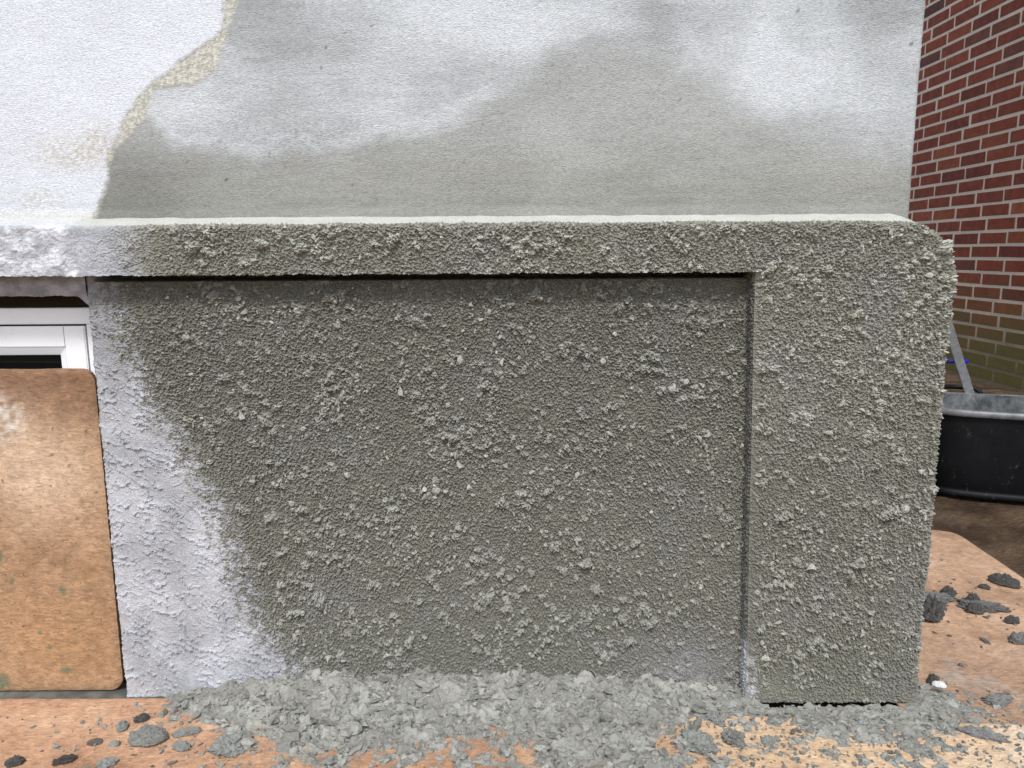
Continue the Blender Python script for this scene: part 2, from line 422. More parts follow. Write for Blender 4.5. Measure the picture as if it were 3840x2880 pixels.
    bz = np.maximum(blob(A, Z, -0.74, 0.988, 0.075, 0.030), 0.9 * blob(A, Z, -0.79, 0.915, 0.06, 0.020)) + 0.8 * blob(A, Z, -0.690, 1.005, 0.03, 0.03)
    bz = np.clip(bz, 0, 1) * sstep(-0.25, 0.35, perlin(A * 150, Z * 190, 60) + 0.4 * fbm(A * 25, Z * 25, 61, 2))
    wc = lerp3(wc, (0.52, 0.47, 0.38), 0.85 * bz)
    wc = lerp3(wc, (0.60, 0.56, 0.46), 0.5 * sstep(0.90, 0.885, Z))
    C = lerp3(C, wc, white)
    grid_obj('upper_wall', loc(P), C, M_upper, house, smooth=True)
build_upper()

# --- roughcast fields shared by all plinth parts ----------------------
PE = np.array([(-0.695, 0.80), (-0.690, 0.733), (-0.672, 0.663), (-0.635, 0.579), (-0.592, 0.497), (-0.540, 0.398), (-0.512, 0.298), (-0.495, 0.195), (-0.455, 0.105), (-0.395, 0.04), (-0.33, 0.0), (-0.33, -0.1)])[::-1]

lump_n = 12000
LX = rng.uniform(-0.74, 0.80, lump_n); LZ = rng.uniform(-0.02, 0.87, lump_n)
_cl = fbm(LX * 11, LZ * 11, 71, 3)
keep = rng.uniform(0, 1, lump_n) < np.clip(0.38 + 1.2 * _cl, 0.08, 1)
LX, LZ, _cl = LX[keep], LZ[keep], _cl[keep]
LR = np.clip(rng.lognormal(math.log(0.0028), 0.46, len(LX)), 0.0015, 0.0095) * (1 + 0.35 * np.clip(_cl, -1, 1))
# splashes: tight groups of lumps 2-4 cm wide
for _ in range(130):
    cx, cz = rng.uniform(-0.58, 0.73), rng.uniform(0.02, 0.85); k = rng.integers(3, 11); w = rng.uniform(0.003, 0.011); sl = rng.uniform(-0.7, 0.7)
    dx = rng.normal(0, w, k); dz = rng.normal(0, w * 0.55, k) + dx * sl
    LX = np.concatenate([LX, cx + dx]); LZ = np.concatenate([LZ, cz + dz])
    LR = np.concatenate([LR, np.clip(rng.lognormal(math.log(0.0040), 0.35, k), 0.0022, 0.0090)])
LH = LR * rng.uniform(0.75, 1.4, len(LX))

def rough_field(A, Z, a, z, amount):
    L = np.zeros_like(A)
    stamp(L, a, z, LX, LZ, LR, LH)
    wa = A + 0.0016 * perlin(A * 140, Z * 140, 72); wz = Z + 0.0016 * perlin(A * 140 + 9, Z * 140, 79)
    g1 = fbm(A * 60, Z * 75, 73, 3)
    dens = 0.10 + 0.16 * fbm(A * 10, Z * 10, 78, 3)
    f1 = sstep(0.02, 0.30, perlin(wa * 215, wz * 265, 74) + dens)          # torn flakes, about 4 mm
    f2 = sstep(0.00, 0.26, perlin(wa * 340, wz * 400, 75) + dens)          # grains, about 2 mm
    n3 = perlin(A * 420, Z * 480, 70)
    base = 0.004 * fbm(A * 6, Z * 6, 76, 3) * sstep(0, 0.3, amount)
    g = 0.0034 * f1 * (0.60 + 0.5 * f2) + 0.0018 * f2 + 0.0016 * g1
    h = base + amount * (g + L * (0.62 + 0.42 * f2 + 0.25 * n3))
    hi = np.clip(L / 0.0042, 0, 1) ** 1.2 * 1.0 + 0.34 * f1 * f2
    C = lerp3(MORTAR, LILAC, sstep(0.0, 0.5, fbm(A * 9, Z * 7, 77, 3)) * 0.6)
    C = C * (1 + 0.24 * g1)[..., None]
    C = lerp3(C, LIGHT, np.clip(hi, 0, 1) * np.clip(amount * 1.2, 0, 1))
    return h, C

def ridges(A, Z):
    """laps and torn crests left by the trowel in the thin smooth coat"""
    h = 0.0009 * fbm(A * 110, Z * 120, 87, 3) + 0.0012 * fbm(A * 35, Z * 35, 187, 2)
    for slope, gap, amp, sd, lo, pw in ((0.50, 0.0190, 0.0062, 81, -0.08, 9), (0.62, 0.0120, 0.0034, 84, 0.04, 7), (-0.55, 0.0140, 0.0036, 94, 0.12, 8)):
        t_ = -(Z + slope * A) / gap + 1.5 * fbm(A * 22, Z * 22, sd, 3) + 0.30 * fbm(A * 120, Z * 120, sd + 1, 2)
        fr = t_ - np.floor(t_)
        h = h + amp * fr ** pw * sstep(lo, lo + 0.25, fbm(A * 24, Z * 34, sd + 2, 2))
    return h

# --- recessed panel ----------------------------------------------------
PANEL_Y = 1.325
def panel_amount(A, Z):
    e = np.interp(Z, PE[:, 1], PE[:, 0]) - 0.008 + 0.020 * fbm(A * 22, Z * 22, 88, 3)
    lin = np.clip((A - e) / 0.165 + 0.45, 0, 1)
    nz = fbm(A * 70, Z * 70, 188, 4, 0.65)
    w_ = 4 * lin * (1 - lin)
    return sstep(0.18, 0.85, lin + 0.35 * nz * w_), sstep(0.34, 0.72, lin + 0.75 * nz * w_ + 0.3 * perlin(A * 210, Z * 250, 189) * w_)

def build_panel():
    a = steps((-0.728, 0.445, 0.00135)); z = steps((-0.012, 0.800, 0.00135))
    A, Z = np.meshgrid(a, z)
    am, pm = panel_amount(A, Z)
    top = sstep(0.790, 0.755, Z)                       # the coat thins out under the band
    foot = 1 - 0.55 * blob(A, Z, 0.33, 0.05, 0.10, 0.05)
    am = am * (0.35 + 0.65 * top) * foot
    h, C = rough_field(A, Z, a, z, am)
    h += (1 - pm) * ridges(A, Z) * sstep(0.80, 0.72, Z)
    sm = (1 - pm)
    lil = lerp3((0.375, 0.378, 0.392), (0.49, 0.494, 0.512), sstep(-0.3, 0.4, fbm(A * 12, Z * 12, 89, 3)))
    lil = lil * (0.80 + 0.20 * sstep(0.70, 0.50, Z))[..., None] * (1 + 0.10 * fbm(A * 70, Z * 70, 90, 3))[..., None]  # upper part darkened: mainly shade below the band, painted into the coat
    edge = blob(pm, pm * 0, 0.55, 0, 0.28, 1) * sstep(0.75, 0.6, Z) * sstep(0.30, 0.45, Z)
    lil = lerp3(lil, (0.50, 0.48, 0.40), 0.6 * edge)
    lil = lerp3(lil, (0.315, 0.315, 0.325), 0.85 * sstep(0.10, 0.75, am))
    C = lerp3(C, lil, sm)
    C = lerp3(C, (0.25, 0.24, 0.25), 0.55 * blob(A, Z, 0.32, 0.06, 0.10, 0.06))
    # jagged free edge at the window opening
    wob = (0.0030 * fbm(Z * 150, Z * 0, 91, 3) + 0.003 * fbm(Z * 18, Z * 0, 92, 2)) * sstep(0.735, 0.70, Z)
    fall = sstep(0.02, 0.0, A + 0.728)
    X = A + wob * fall
    h -= 0.004 * sstep(0.006, 0.0, A + 0.728)
    h -= 0.075 * sstep(0.7745, 0.7785, Z + 0.0012 * fbm(A * 60, A * 0, 98, 2)) * sstep(-0.716, -0.69, A)
    P = np.stack([X, PANEL_Y - h, Z], -1)
    o = [(0, 0.012, 0), (0.001, 0.04, 0), (0.002, 0.12, 0)]
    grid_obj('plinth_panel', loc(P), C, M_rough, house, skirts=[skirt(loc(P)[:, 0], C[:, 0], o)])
    return a, z, P
pa, pz, PP = build_panel()

# --- lintel above the window opening ------------------------------------
def build_lintel():
    a = steps((-3.0, -1.2, 0.04), (-1.2, -0.728, 0.0022)); t_ = np.linspace(0, 1, 26)
    A, T = np.meshgrid(a, t_)
    zb = 0.7505 + 0.0022 * fbm(a * 30, a * 0, 93, 3) + 0.0012 * fbm(a * 150, a * 0, 94, 2) - 0.017 * sstep(-0.752, -0.728, a)
    Z = zb[None, :] + T * (0.800 - zb[None, :])
    h = 0.003 * fbm(A * 20, Z * 25, 95, 3) + 0.0014 * fbm(A * 110, Z * 150, 96, 3) - 0.010 * (1 - T) ** 4
    P = np.stack([A, PANEL_Y - h, Z], -1)
    C = lerp3((0.28, 0.285, 0.305), (0.45, 0.46, 0.49), sstep(-0.3, 0.4, fbm(A * 25, Z * 40, 97, 3)))
    # hairline crack down the joint with the panel
    o = [(0, 0.008, 0.001), (0, 0.045, 0.004), (0, 0.10, 0.004)]
    grid_obj('window_lintel', loc(P), C, M_rough, house, skirts=[skirt(loc(P)[0], C[0] * 0.6, o)])
build_lintel()

# --- plinth band with ledge and rounded end, and the corner pilaster ------
XR, ZT, RC, FRONT = 0.733, 0.868, 0.095, 1.285
def fold(A, B, rho=0.006):
    da, db = A - (XR - RC), B - (ZT - RC)
    l = np.hypot(da, db) + 1e-9
    cor = (da > 0) & (db > 0)
    sa, sb = A - XR, B - ZT
    side = sa > sb
    nx = np.where(cor, da / l, np.where(side, 1.0, 0.0)); nz = np.where(cor, db / l, np.where(side, 0.0, 1.0))
    sd = np.where(cor, l - RC, np.where(side, sa, sb)) + 0.0015 * fbm(A * 25, B * 25, 101, 2)
    s = sd + rho
    out = s > 0
    ph = np.clip(s / rho, 0, math.pi / 2)
    flat = np.clip(s - rho * math.pi / 2, 0, None)
    qx, qz = A - nx * s, B - nz * s
    X = np.where(out, qx + nx * rho * np.sin(ph), A)
    Z = np.where(out, qz + nz * (rho * np.sin(ph) + flat * 0.30), B)
    Y = FRONT + np.where(out, rho * (1 - np.cos(ph)) + flat, 0)
    N = np.stack([nx * np.sin(ph) * out, np.where(out, -np.cos(ph), -1.0), nz * np.sin(ph) * out], -1)
    ledge = np.where(out, sstep(0.5, 1.0, ph / (math.pi / 2)) * sstep(0.30, 0.75, nz), 0)
    return np.stack([X, Y, Z], -1), N, ledge

def build_band():
    a = steps((-3.0, -1.2, 0.04), (-1.2, -0.9, 0.003), (-0.9, XR + 0.03, 0.0015), (XR + 0.03, XR + 0.10, 0.004), (XR + 0.10, XR + 2.6, 0.1))
    b = steps((0.786, ZT + 0.066, 0.0015))
    A, B = np.meshgrid(a, b)
    P, N, ledge = fold(A, B)
    am = sstep(-0.73, -0.50, A + 0.02 * fbm(A * 15, B * 15, 102, 2))
    old = sstep(-0.712, -0.722, A + 0.003 * fbm(A * 40, B * 40, 103, 2))
    h, C = rough_field(A, B, a, b, am * (1 - 0.4 * sstep(XR - 0.006, XR + 0.004, A)) * (1 - ledge) * (0.55 + 0.45 * sstep(ZT + 0.003, ZT - 0.012, B)))
    C = C * 1.30
    smooth = lerp3((0.38, 0.385, 0.40), (0.50, 0.51, 0.53), sstep(-0.3, 0.5, fbm(A * 22, B * 22, 104, 3)))
    C = lerp3(smooth, C, sstep(0.10, 0.75, am))
    oldc = lerp3((0.42, 0.425, 0.44), (0.70, 0.71, 0.74), sstep(-0.2, 0.35, fbm(A * 30, B * 34, 105, 4)))
    C = lerp3(C, oldc, old)
    h += old * (0.0035 * fbm(A * 45, B * 55, 106, 4) + 0.002) + (1 - am) * (1 - ledge) * 0.0016 * fbm(A * 130, B * 150, 107, 3)
    h += ledge * (0.0012 * fbm(A * 30, B * 40, 108, 2))
    lc = lerp3((0.47, 0.47, 0.415), (0.57, 0.57, 0.51), fbm(A * 14, B * 40, 109, 3) * 0.5 + 0.5)
    lc = lerp3(lc, (0.56, 0.56, 0.56), sstep(-0.70, -0.74, A) * 0.8)
    C = lerp3(C, lc, ledge)
    P = P + N * h[..., None]
    # ragged lower edge
    rag = (0.0035 * fbm(A * 90, A * 0, 110, 3) + 0.0025 * fbm(A * 16, A * 0, 111, 2)) * sstep(0.010, 0.0, B - 0.786) * sstep(0.40, 0.37, A)
    P[..., 2] += rag
    i1 = np.searchsorted(a, 0.425)
    e = loc(P)[0, :i1]
    u = [(0, 0.010, 0.0005), (0, 0.03, 0.004), (0, 0.130, 0.008)]
    grid_obj('plinth_band', loc(P), C, M_rough, house, skirts=[skirt(e, C[0, :i1] * 1.0, u)])
    return a, b, P

def build_pilaster():
    s_ = steps((0.0, 1.0, 1 / 228)); b = steps((0.008, 0.786, 0.0014))
    a0 = 0.408
    a = np.concatenate([a0 + s_ * (XR - a0 - 0.01), steps((XR - 0.01, XR + 0.10, 0.002))[1:], steps((XR + 0.10, XR + 2.6, 0.1))[1:]])
    A, B = np.meshgrid(a, b)
    P, N, ledge = fold(A, B)
    # left edge leans: further right at the foot
    lean = (0.0025 - 0.0195 * (1 - B / 0.786)) * -1
    tt = np.clip((XR - A) / (XR - a0), 0, 1)
    P[..., 0] += lean * tt
    edge = sstep(0.012, 0.0, A - a0)
    am = np.ones_like(A) * (1 - 0.4 * sstep(XR - 0.006, XR + 0.004, A)) * (1 - 0.55 * sstep(0.012, 0.0, A - a0)) * (1 - 0.5 * blob(A, B, 0.45, 0.03, 0.05, 0.05)) * (1 - 0.35 * sstep(0.06, 0.02, B))
    h, C = rough_field(A, B, a, b, am)
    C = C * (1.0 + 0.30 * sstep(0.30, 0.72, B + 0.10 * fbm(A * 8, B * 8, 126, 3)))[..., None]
    h -= 0.007 * sstep(0.010, 0.0, A - a0)
    wedge = sstep(0.022, 0.0, A - a0 - 0.004) * sstep(0.14, 0.07, B)
    C = lerp3(C, (0.60, 0.60, 0.61), 0.75 * wedge * sstep(-0.3, 0.35, fbm(A * 70, B * 50, 120, 3)))
    P = P + N * h[..., None]
    P[..., 2] += 0.004 * fbm(A * 30, A * 0, 121, 3) * sstep(0.012, 0.0, B - 0.008)
    e = loc(P)[:, 0]
    cr = lerp3((0.15, 0.148, 0.13), (0.40, 0.40, 0.40), sstep(0.16, 0.08, b + 0.02 * fbm(b * 30, b * 0, 122, 2)))
    dd = steps((0.0, 0.052, 0.0016)); Dg, Bg = np.meshgrid(dd, b)
    hr = 0.0024 * sstep(0.0, 0.28, perlin(Dg * 170, Bg * 190, 123) + 0.05) + 0.0012 * sstep(0, 0.25, perlin(Dg * 300, Bg * 360, 124)) + 0.002 * fbm(Dg * 25, Bg * 25, 125, 3)
    Pr = e[:, None, :] + np.stack([-hr * sstep(0, 0.006, Dg), Dg, 0 * Dg], -1)
    Cr = cr[:, None, :] * (0.85 + 0.3 * sstep(0.0005, 0.003, hr))[..., None]
    reveal = (Pr.reshape(-1, 3), grid_faces(*Dg.shape), Cr.reshape(-1, 3))
    f_ = loc(P)[0]
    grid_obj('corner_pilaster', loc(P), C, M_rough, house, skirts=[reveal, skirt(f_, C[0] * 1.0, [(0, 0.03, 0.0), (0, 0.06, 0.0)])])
    return a, b, P
ba, bb, BP = build_band()
ca, cb, CP = build_pilaster()

# --- crumbs of mortar standing off the roughcast ---------------------------
def ico_variants(sub, count, seed, amp):
    out = []
    r = random.Random(seed)
    for k in range(count):
        bm = bmesh.new(); bmesh.ops.create_icosphere(bm, subdivisions=sub, radius=1.0)
        ph = [r.uniform(0, 6.28) for _ in range(9)]
        for v in bm.verts:
            c = v.co
            d = 1 + amp * (math.sin(3.1 * c.x + ph[0]) * math.sin(2.7 * c.y + ph[1]) + 0.8 * math.sin(4.3 * c.z + ph[2] + 2 * c.x) + r.uniform(-0.35, 0.35))
            v.co = c * d
        bm.verts.index_update()
        V = np.array([v.co[:] for v in bm.verts]); F = np.array([[v.index for v in f.verts] for f in bm.faces]); bm.free()
        out.append((V, F))
    return out
ICO1 = ico_variants(2, 18, 5, 0.55)
ICO0 = ico_variants(1, 14, 6, 0.42)

def rot_mats(n, full=True):
    q = rng.normal(size=(n, 4))
    if not full: q[:, 1:3] *= 0.18
    q /= np.linalg.norm(q, axis=1)[:, None]
    w, x, y, z = q.T
    return np.stack([np.stack([1 - 2 * (y * y + z * z), 2 * (x * y - w * z), 2 * (x * z + w * y)], -1), np.stack([2 * (x * y + w * z), 1 - 2 * (x * x + z * z), 2 * (y * z - w * x)], -1), np.stack([2 * (x * z - w * y), 2 * (y * z + w * x), 1 - 2 * (x * x + y * y)], -1)], -2)

def scatter(name, pos, size, col, mat, variants, parent=None, flat=None, full=True):
    """joins many small irregular lumps into one mesh"""
    n = len(pos); R = rot_mats(n, full); Vs, Fs, Cs = [], [], []; off = 0
    stretch = rng.uniform(0.4, 1.4, (n, 3))
    which = rng.integers(0, len(variants), n)
    for k, (v, f) in enumerate(variants):
        idx = np.where(which == k)[0]
        if not len(idx): continue
        loc_ = np.einsum('nij,nvj->nvi', R[idx], v[None] * stretch[idx][:, None, :])
        if flat is not None: loc_ = loc_ * np.asarray(flat)
        loc_ = loc_ * size[idx][:, None, None] + pos[idx][:, None, :]
        Vs.append(loc_.reshape(-1, 3)); nv = len(v)
        Fs.append((f[None] + (off + np.arange(len(idx)) * nv)[:, None, None]).reshape(-1, 3)); off += nv * len(idx)
        Cs.append(np.repeat(col[idx], nv, axis=0))
    return raw_mesh(name, np.concatenate(Vs), np.concatenate(Fs), mat, parent, np.concatenate(Cs), False)

def wall_crumbs(name, a, b, P, parent, n, amt):
    i = rng.integers(2, len(b) - 2, n * 4); j = rng.integers(2, len(a) - 2, n * 4)
    pos = P[i, j]
    d = fbm(pos[:, 0] * 13, pos[:, 2] * 13, 71, 3)
    d2 = fbm(pos[:, 0] * 5, pos[:, 2] * 5, 171, 2)
    ok = rng.uniform(0, 1, len(pos)) < np.clip(0.22 + 1.1 * d + 0.4 * d2, 0.02, 1) * amt(a[j], b[i])
    pos = pos[ok][:n]
    m = len(pos)
    size = np.clip(rng.lognormal(math.log(0.0021), 0.42, m), 0.001, 0.006)
    # a few clusters of bigger splashes
    pos = pos + np.stack([np.zeros(m), -0.2 * size, np.zeros(m)], -1)
    col = LIGHT[None] * rng.uniform(0.72, 1.15, (m, 1))
    o = scatter(name, loc(pos), size, col, M_rough, ICO0, parent)
    tag(o, kind='stuff')

def amt_panel(x, z):
    return panel_amount(x, z)[0] * sstep(0.78, 0.72, z)
panel_o = bpy.data.objects['plinth_panel']; band_o = bpy.data.objects['plinth_band']; pil_o = bpy.data.objects['corner_pilaster']
wall_crumbs('roughcast_crumbs', pa, pz, PP, panel_o, 4200, amt_panel)
wall_crumbs('roughcast_crumbs', ba, bb, BP, band_o, 800, lambda x, z: sstep(-0.66, -0.5, x) * (z < ZT - 0.006) * (x < XR + 0.02))
wall_crumbs('roughcast_crumbs', ca, cb, CP, pil_o, 1700, lambda x, z: (x > 0.425) * (x < XR + 0.03))

# clusters: splashes of mortar about 2-4 cm wide
def clusters(parent, spots, seed):
    r = np.random.default_rng(seed); pos, size = [], []
    for (x, y, z, w) in spots:
        k = int(3 + w * 260)
        dx = r.normal(0, w * 0.5, k); dz = r.normal(0, w * 0.32, k) + dx * r.uniform(-0.4, 0.5)
        s = np.clip(r.lognormal(math.log(0.0026), 0.4, k), 0.0013, 0.006)
        pos.append(np.stack([x + dx, y - 0.001 - 0.35 * s, z + dz], -1)); size.append(s)
    pos = np.concatenate(pos); size = np.concatenate(size)
    col = LIGHT[None] * r.uniform(0.8, 1.12, (len(pos), 1))
    tag(scatter('mortar_splashes', loc(pos), size, col, M_rough, ICO1, parent), kind='stuff')
sp_panel = [(x, PANEL_Y, z, w) for x, z, w in ((0.02, 0.64, 0.020), (0.10, 0.705, 0.012), (-0.20, 0.60, 0.022), (-0.32, 0.56, 0.018), (-0.10, 0.50, 0.014), (0.19, 0.63, 0.014), (-0.02, 0.42, 0.018), (0.13, 0.40, 0.016), (0.30, 0.57, 0.018), (0.34, 0.50, 0.022), (0.36, 0.47, 0.02), (-0.33, 0.44, 0.014), (-0.19, 0.41, 0.014), (0.0, 0.36, 0.015), (-0.10, 0.33, 0.017), (-0.21, 0.28, 0.014), (-0.42, 0.22, 0.014), (-0.12, 0.25, 0.018), (0.19, 0.27, 0.022), (0.24, 0.31, 0.014), (-0.12, 0.175, 0.026), (-0.30, 0.15, 0.014), (0.08, 0.16, 0.016), (0.25, 0.14, 0.018), (0.33, 0.22, 0.02), (-0.02, 0.075, 0.018), (0.02, 0.06, 0.02), (-0.22, 0.08, 0.018), (0.16, 0.09, 0.014), (-0.55, 0.68, 0.014), (-0.48, 0.66, 0.016), (-0.30, 0.70, 0.012))]
clusters(panel_o, sp_panel, 11)
sp_pil = [(x, FRONT, z, w) for x, z, w in ((0.60, 0.20, 0.024), (0.57, 0.175, 0.02), (0.62, 0.16, 0.016), (0.50, 0.70, 0.014), (0.58, 0.62, 0.016), (0.66, 0.50, 0.018), (0.55, 0.45, 0.014), (0.68, 0.66, 0.018), (0.52, 0.33, 0.014), (0.63, 0.33, 0.018), (0.70, 0.28, 0.014), (0.47, 0.24, 0.014), (0.56, 0.56, 0.014), (0.69, 0.40, 0.014), (0.49, 0.11, 0.014), (0.64, 0.08, 0.014))]
clusters(pil_o, sp_pil, 12)

# --- body of the house behind the render ------------------------------------
bm = bmesh.new()
bevel_box(bm, -3.0, 0.655, 1.50, 4.4, -0.02, 3.09)
bevel_box(bm, -0.70, 0.64, 1.430, 1.495, -0.02, 3.08)
bevel_box(bm, 0.66, 0.715, 1.36, 3.8, -0.02, 0.78)
bevel_box(bm, -3.0, -0.705, 1.41, 1.495, 0.75, 3.07)
for v in bm.verts: v.co -= Vector(HOFF)
bm_obj('wall_core', bm, M_plain, house)
# concrete footing on which the board stands
xs = steps((-3.0, -1.1, 0.1), (-1.1, -0.60, 0.006)); ys = steps((1.300, 1.50, 0.006))
A, B = np.meshgrid(xs, ys)
hz = 0.0025 + 0.0025 * fbm(A * 30, B * 30, 131, 3) - 0.03 * sstep(1.306, 1.298, B)
Cc = lerp3((0.10, 0.10, 0.085), (0.19, 0.185, 0.16), sstep(-0.3, 0.4, fbm(A * 25, B * 25, 132, 3)))
grid_obj('footing', loc(np.stack([A, B, hz], -1)), Cc, M_rough, house)

# --- basement window ---------------------------------------------------------
def lb(name, x0, x1, y0, y1, z0, z1, mat, parent, bev=0.002):
    bm = bmesh.new(); bevel_box(bm, x0, x1, y0, y1, z0, z1, bev=bev)
    for v in bm.verts: v.co -= Vector(HOFF)
    return bm_obj(name, bm, mat, parent)
WX0, WX1, WZ0, WZ1 = -1.62, -0.722, 0.05, 0.727
def frame_obj(name, ox0, ox1, oz0, oz1, w, y0, y1, mat, parent, bev=0.0018, slope=0.0):
    """rectangular ring with mitred corners"""
    bm = bmesh.new()
    o = [(ox0, oz0), (ox1, oz0), (ox1, oz1), (ox0, oz1)]; i = [(ox0 + w, oz0 + w), (ox1 - w, oz0 + w), (ox1 - w, oz1 - w), (ox0 + w, oz1 - w)]
    vo = [bm.verts.new((x, y0, z)) for x, z in o]; vi = [bm.verts.new((x, y0 + slope, z)) for x, z in i]
    bo = [bm.verts.new((x, y1, z)) for x, z in o]; bi = [bm.verts.new((x, y1, z)) for x, z in i]
    for k in range(4):
        j = (k + 1) % 4
        bm.faces.new((vo[k], vo[j], vi[j], vi[k])); bm.faces.new((vi[k], vi[j], bi[j], bi[k])); bm.faces.new((vo[j], vo[k], bo[k], bo[j])); bm.faces.new((bo[j], bo[k], bi[k], bi[j]))
    bmesh.ops.recalc_face_normals(bm, faces=bm.faces)
    es = [e for e in bm.edges if (e.verts[0] in vo and e.verts[1] in vo) or (e.verts[0] in vi and e.verts[1] in vi)]
    bmesh.ops.bevel(bm, geom=es, offset=bev, segments=2, affect='EDGES')
    for v in bm.verts: v.co -= Vector(HOFF)
    return bm_obj(name, bm, mat, parent)
win = frame_obj('window', WX0, WX1, WZ0, WZ1, 0.029, 1.380, 1.44, M_pvc, house)
win.data.name = 'window_frame'
# inner rebate lip on the right jamb and head
frame_obj('rebate', WX0 + 0.029, WX1 - 0.0405 + 0.0115, WZ0 + 0.029, WZ1 - 0.029, 0.014, 1.388, 1.43, M_rubber, win)
sash = frame_obj('sash', WX0 + 0.036, -0.767, WZ0 + 0.034, 0.6945, 0.038, 1.378, 1.43, M_pvc, win)
lb('frame_jamb', -0.7655 + 0.002, -0.751, 1.379, 1.43, WZ0 + 0.03, 0.6975, M_pvc, win, 0.001)
frame_obj('glazing_bead', WX0 + 0.0743, -0.8053, WZ0 + 0.0723, 0.6562, 0.0145, 1.380, 1.42, M_pvc, sash, 0.001, slope=0.007)
lb('pane', WX0 + 0.08, -0.812, 1.398, 1.404, WZ0 + 0.08, 0.65, M_glass, sash, 0.0)
lb('head_packing', -1.7, -0.715, 1.392, 1.43, 0.7275, 0.79, M_timber, house, 0.001)
# thin weld lines on the sash corner (overlapping stile)
lb('sash_joint', -0.8048, -0.8042, 1.3775, 1.379, 0.6575, 0.6935, M_scrap, sash, 0.0)

# ------------------------------------------------------------------ hardboard sheets
def board_color(U, V, seed, base, dark, light):
    n = fbm(U * 6, V * 6, seed, 4)
    C = lerp3(dark, base, sstep(-0.45, 0.05, n)); C = lerp3(C, light, sstep(0.08, 0.55, n))
    return C

def flat_sheet(name, quad, z0, thick, step, colf, label, wave=0.0015, rc=0.02):
    """a thin sheet lying on the ground; quad = 4 corners (front-left, front-right, rear-right, rear-left)"""
    q = np.array(quad, float)
    w = max(np.linalg.norm(q[1] - q[0]), np.linalg.norm(q[2] - q[3])); d = max(np.linalg.norm(q[3] - q[0]), np.linalg.norm(q[2] - q[1]))
    u = np.linspace(0, 1, int(w / step) + 2); v = np.linspace(0, 1, int(d / step) + 2)
    Ug, Vg = np.meshgrid(u, v)
    # pull the corners in for a rounded, worn outline
    cu, cv = np.minimum(Ug, 1 - Ug) * w, np.minimum(Vg, 1 - Vg) * d
    k = np.clip(1 - np.hypot(cu, cv) / rc, 0, 1) ** 2 * 0.35 * rc
    XY = ((1 - Ug) * (1 - Vg))[..., None] * q[0] + (Ug * (1 - Vg))[..., None] * q[1] + (Ug * Vg)[..., None] * q[2] + ((1 - Ug) * Vg)[..., None] * q[3]
    c = q.mean(0); XY = XY + (c - XY) / np.linalg.norm(c - XY, axis=-1)[..., None].clip(1e-6) * k[..., None]
    ed = np.minimum(cu, cv)
    XY = XY + 0.0012 * np.stack([fbm(XY[..., 0] * 40, XY[..., 1] * 40, 141, 2), fbm(XY[..., 0] * 40, XY[..., 1] * 40, 142, 2)], -1) * sstep(0.01, 0, ed)[..., None]
    Z = z0 + thick + wave * np.abs(fbm(XY[..., 0] * 4, XY[..., 1] * 4, 143, 2)) - 0.0012 * sstep(0.004, 0, ed)
    P = np.concatenate([XY, Z[..., None]], -1)
    C = colf(XY[..., 0], XY[..., 1]) * (1 - 0.25 * sstep(0.006, 0, ed))[..., None]
    cx, cy = q.mean(0); org = np.array([cx, cy, z0]); P = P - org
    sk = [skirt(e_, c_, [(0, 0, -thick)]) for e_, c_ in ((P[0], C[0] * 0.6), (P[-1][::-1], C[-1] * 0.6), (P[:, 0][::-1], C[:, 0] * 0.6), (P[:, -1], C[:, -1] * 0.6))]
    o = grid_obj(name, P, C, M_board, None, True, skirts=sk)
    o.location = org
    tag(o, label, 'board', 'hardboard sheets protecting the ground')
    return o

def col_left(X, Y):
    C = board_color(X, Y, 151, (0.455, 0.272, 0.165), (0.33, 0.185, 0.108), (0.56, 0.365, 0.235))
    C = lerp3(C, (0.20, 0.11, 0.065), 0.6 * sstep(0.35, 0.6, fbm(X * 18, Y * 26, 152, 3)))
    return C
def col_pale(X, Y):
    C = board_color(X, Y, 153, (0.58, 0.41, 0.255), (0.46, 0.30, 0.18), (0.66, 0.52, 0.355))
    return lerp3(C, (0.68, 0.58, 0.43), 0.8 * sstep(0.72, 0.95, X + 0.1 * fbm(X * 9, Y * 9, 154, 2)))
def col_side(X, Y):
    C = board_color(X, Y, 155, (0.47, 0.305, 0.195), (0.33, 0.205, 0.130), (0.58, 0.405, 0.275))
    C = lerp3(C, (0.30, 0.20, 0.13), 0.55 * sstep(1.55, 1.30, Y + 0.12 * fbm(X * 6, Y * 6, 156, 3)))
    return lerp3(C, (0.34, 0.33, 0.30), 0.7 * sstep(0.05, 0.4, fbm(X * 7 + 3, Y * 7, 157, 3)) * blob(X, Y, 0.85, 1.42, 0.15, 0.09))
flat_sheet('hardboard_sheet', [(-1.75, 0.25), (0.21, 0.25), (0.21, 1.316), (-1.75, 1.322)], 0.0, 0.004, 0.005, col_left, 'orange brown hardboard sheet lying on the ground below the basement window')
flat_sheet('hardboard_sheet', [(0.70, 1.16), (1.262, 1.16), (1.300, 2.168), (0.70, 2.205)], 0.0, 0.004, 0.005, col_side, 'tan hardboard sheet on the ground along the house side towards the black tub', rc=0.07)
flat_sheet('hardboard_sheet', [(0.15, 0.25), (1.45, 0.25), (1.50, 1.172), (0.15, 1.262)], 0.0058, 0.004, 0.005, col_pale, 'pale yellow hardboard sheet on the ground in front of the corner pilaster', wave=0.001)

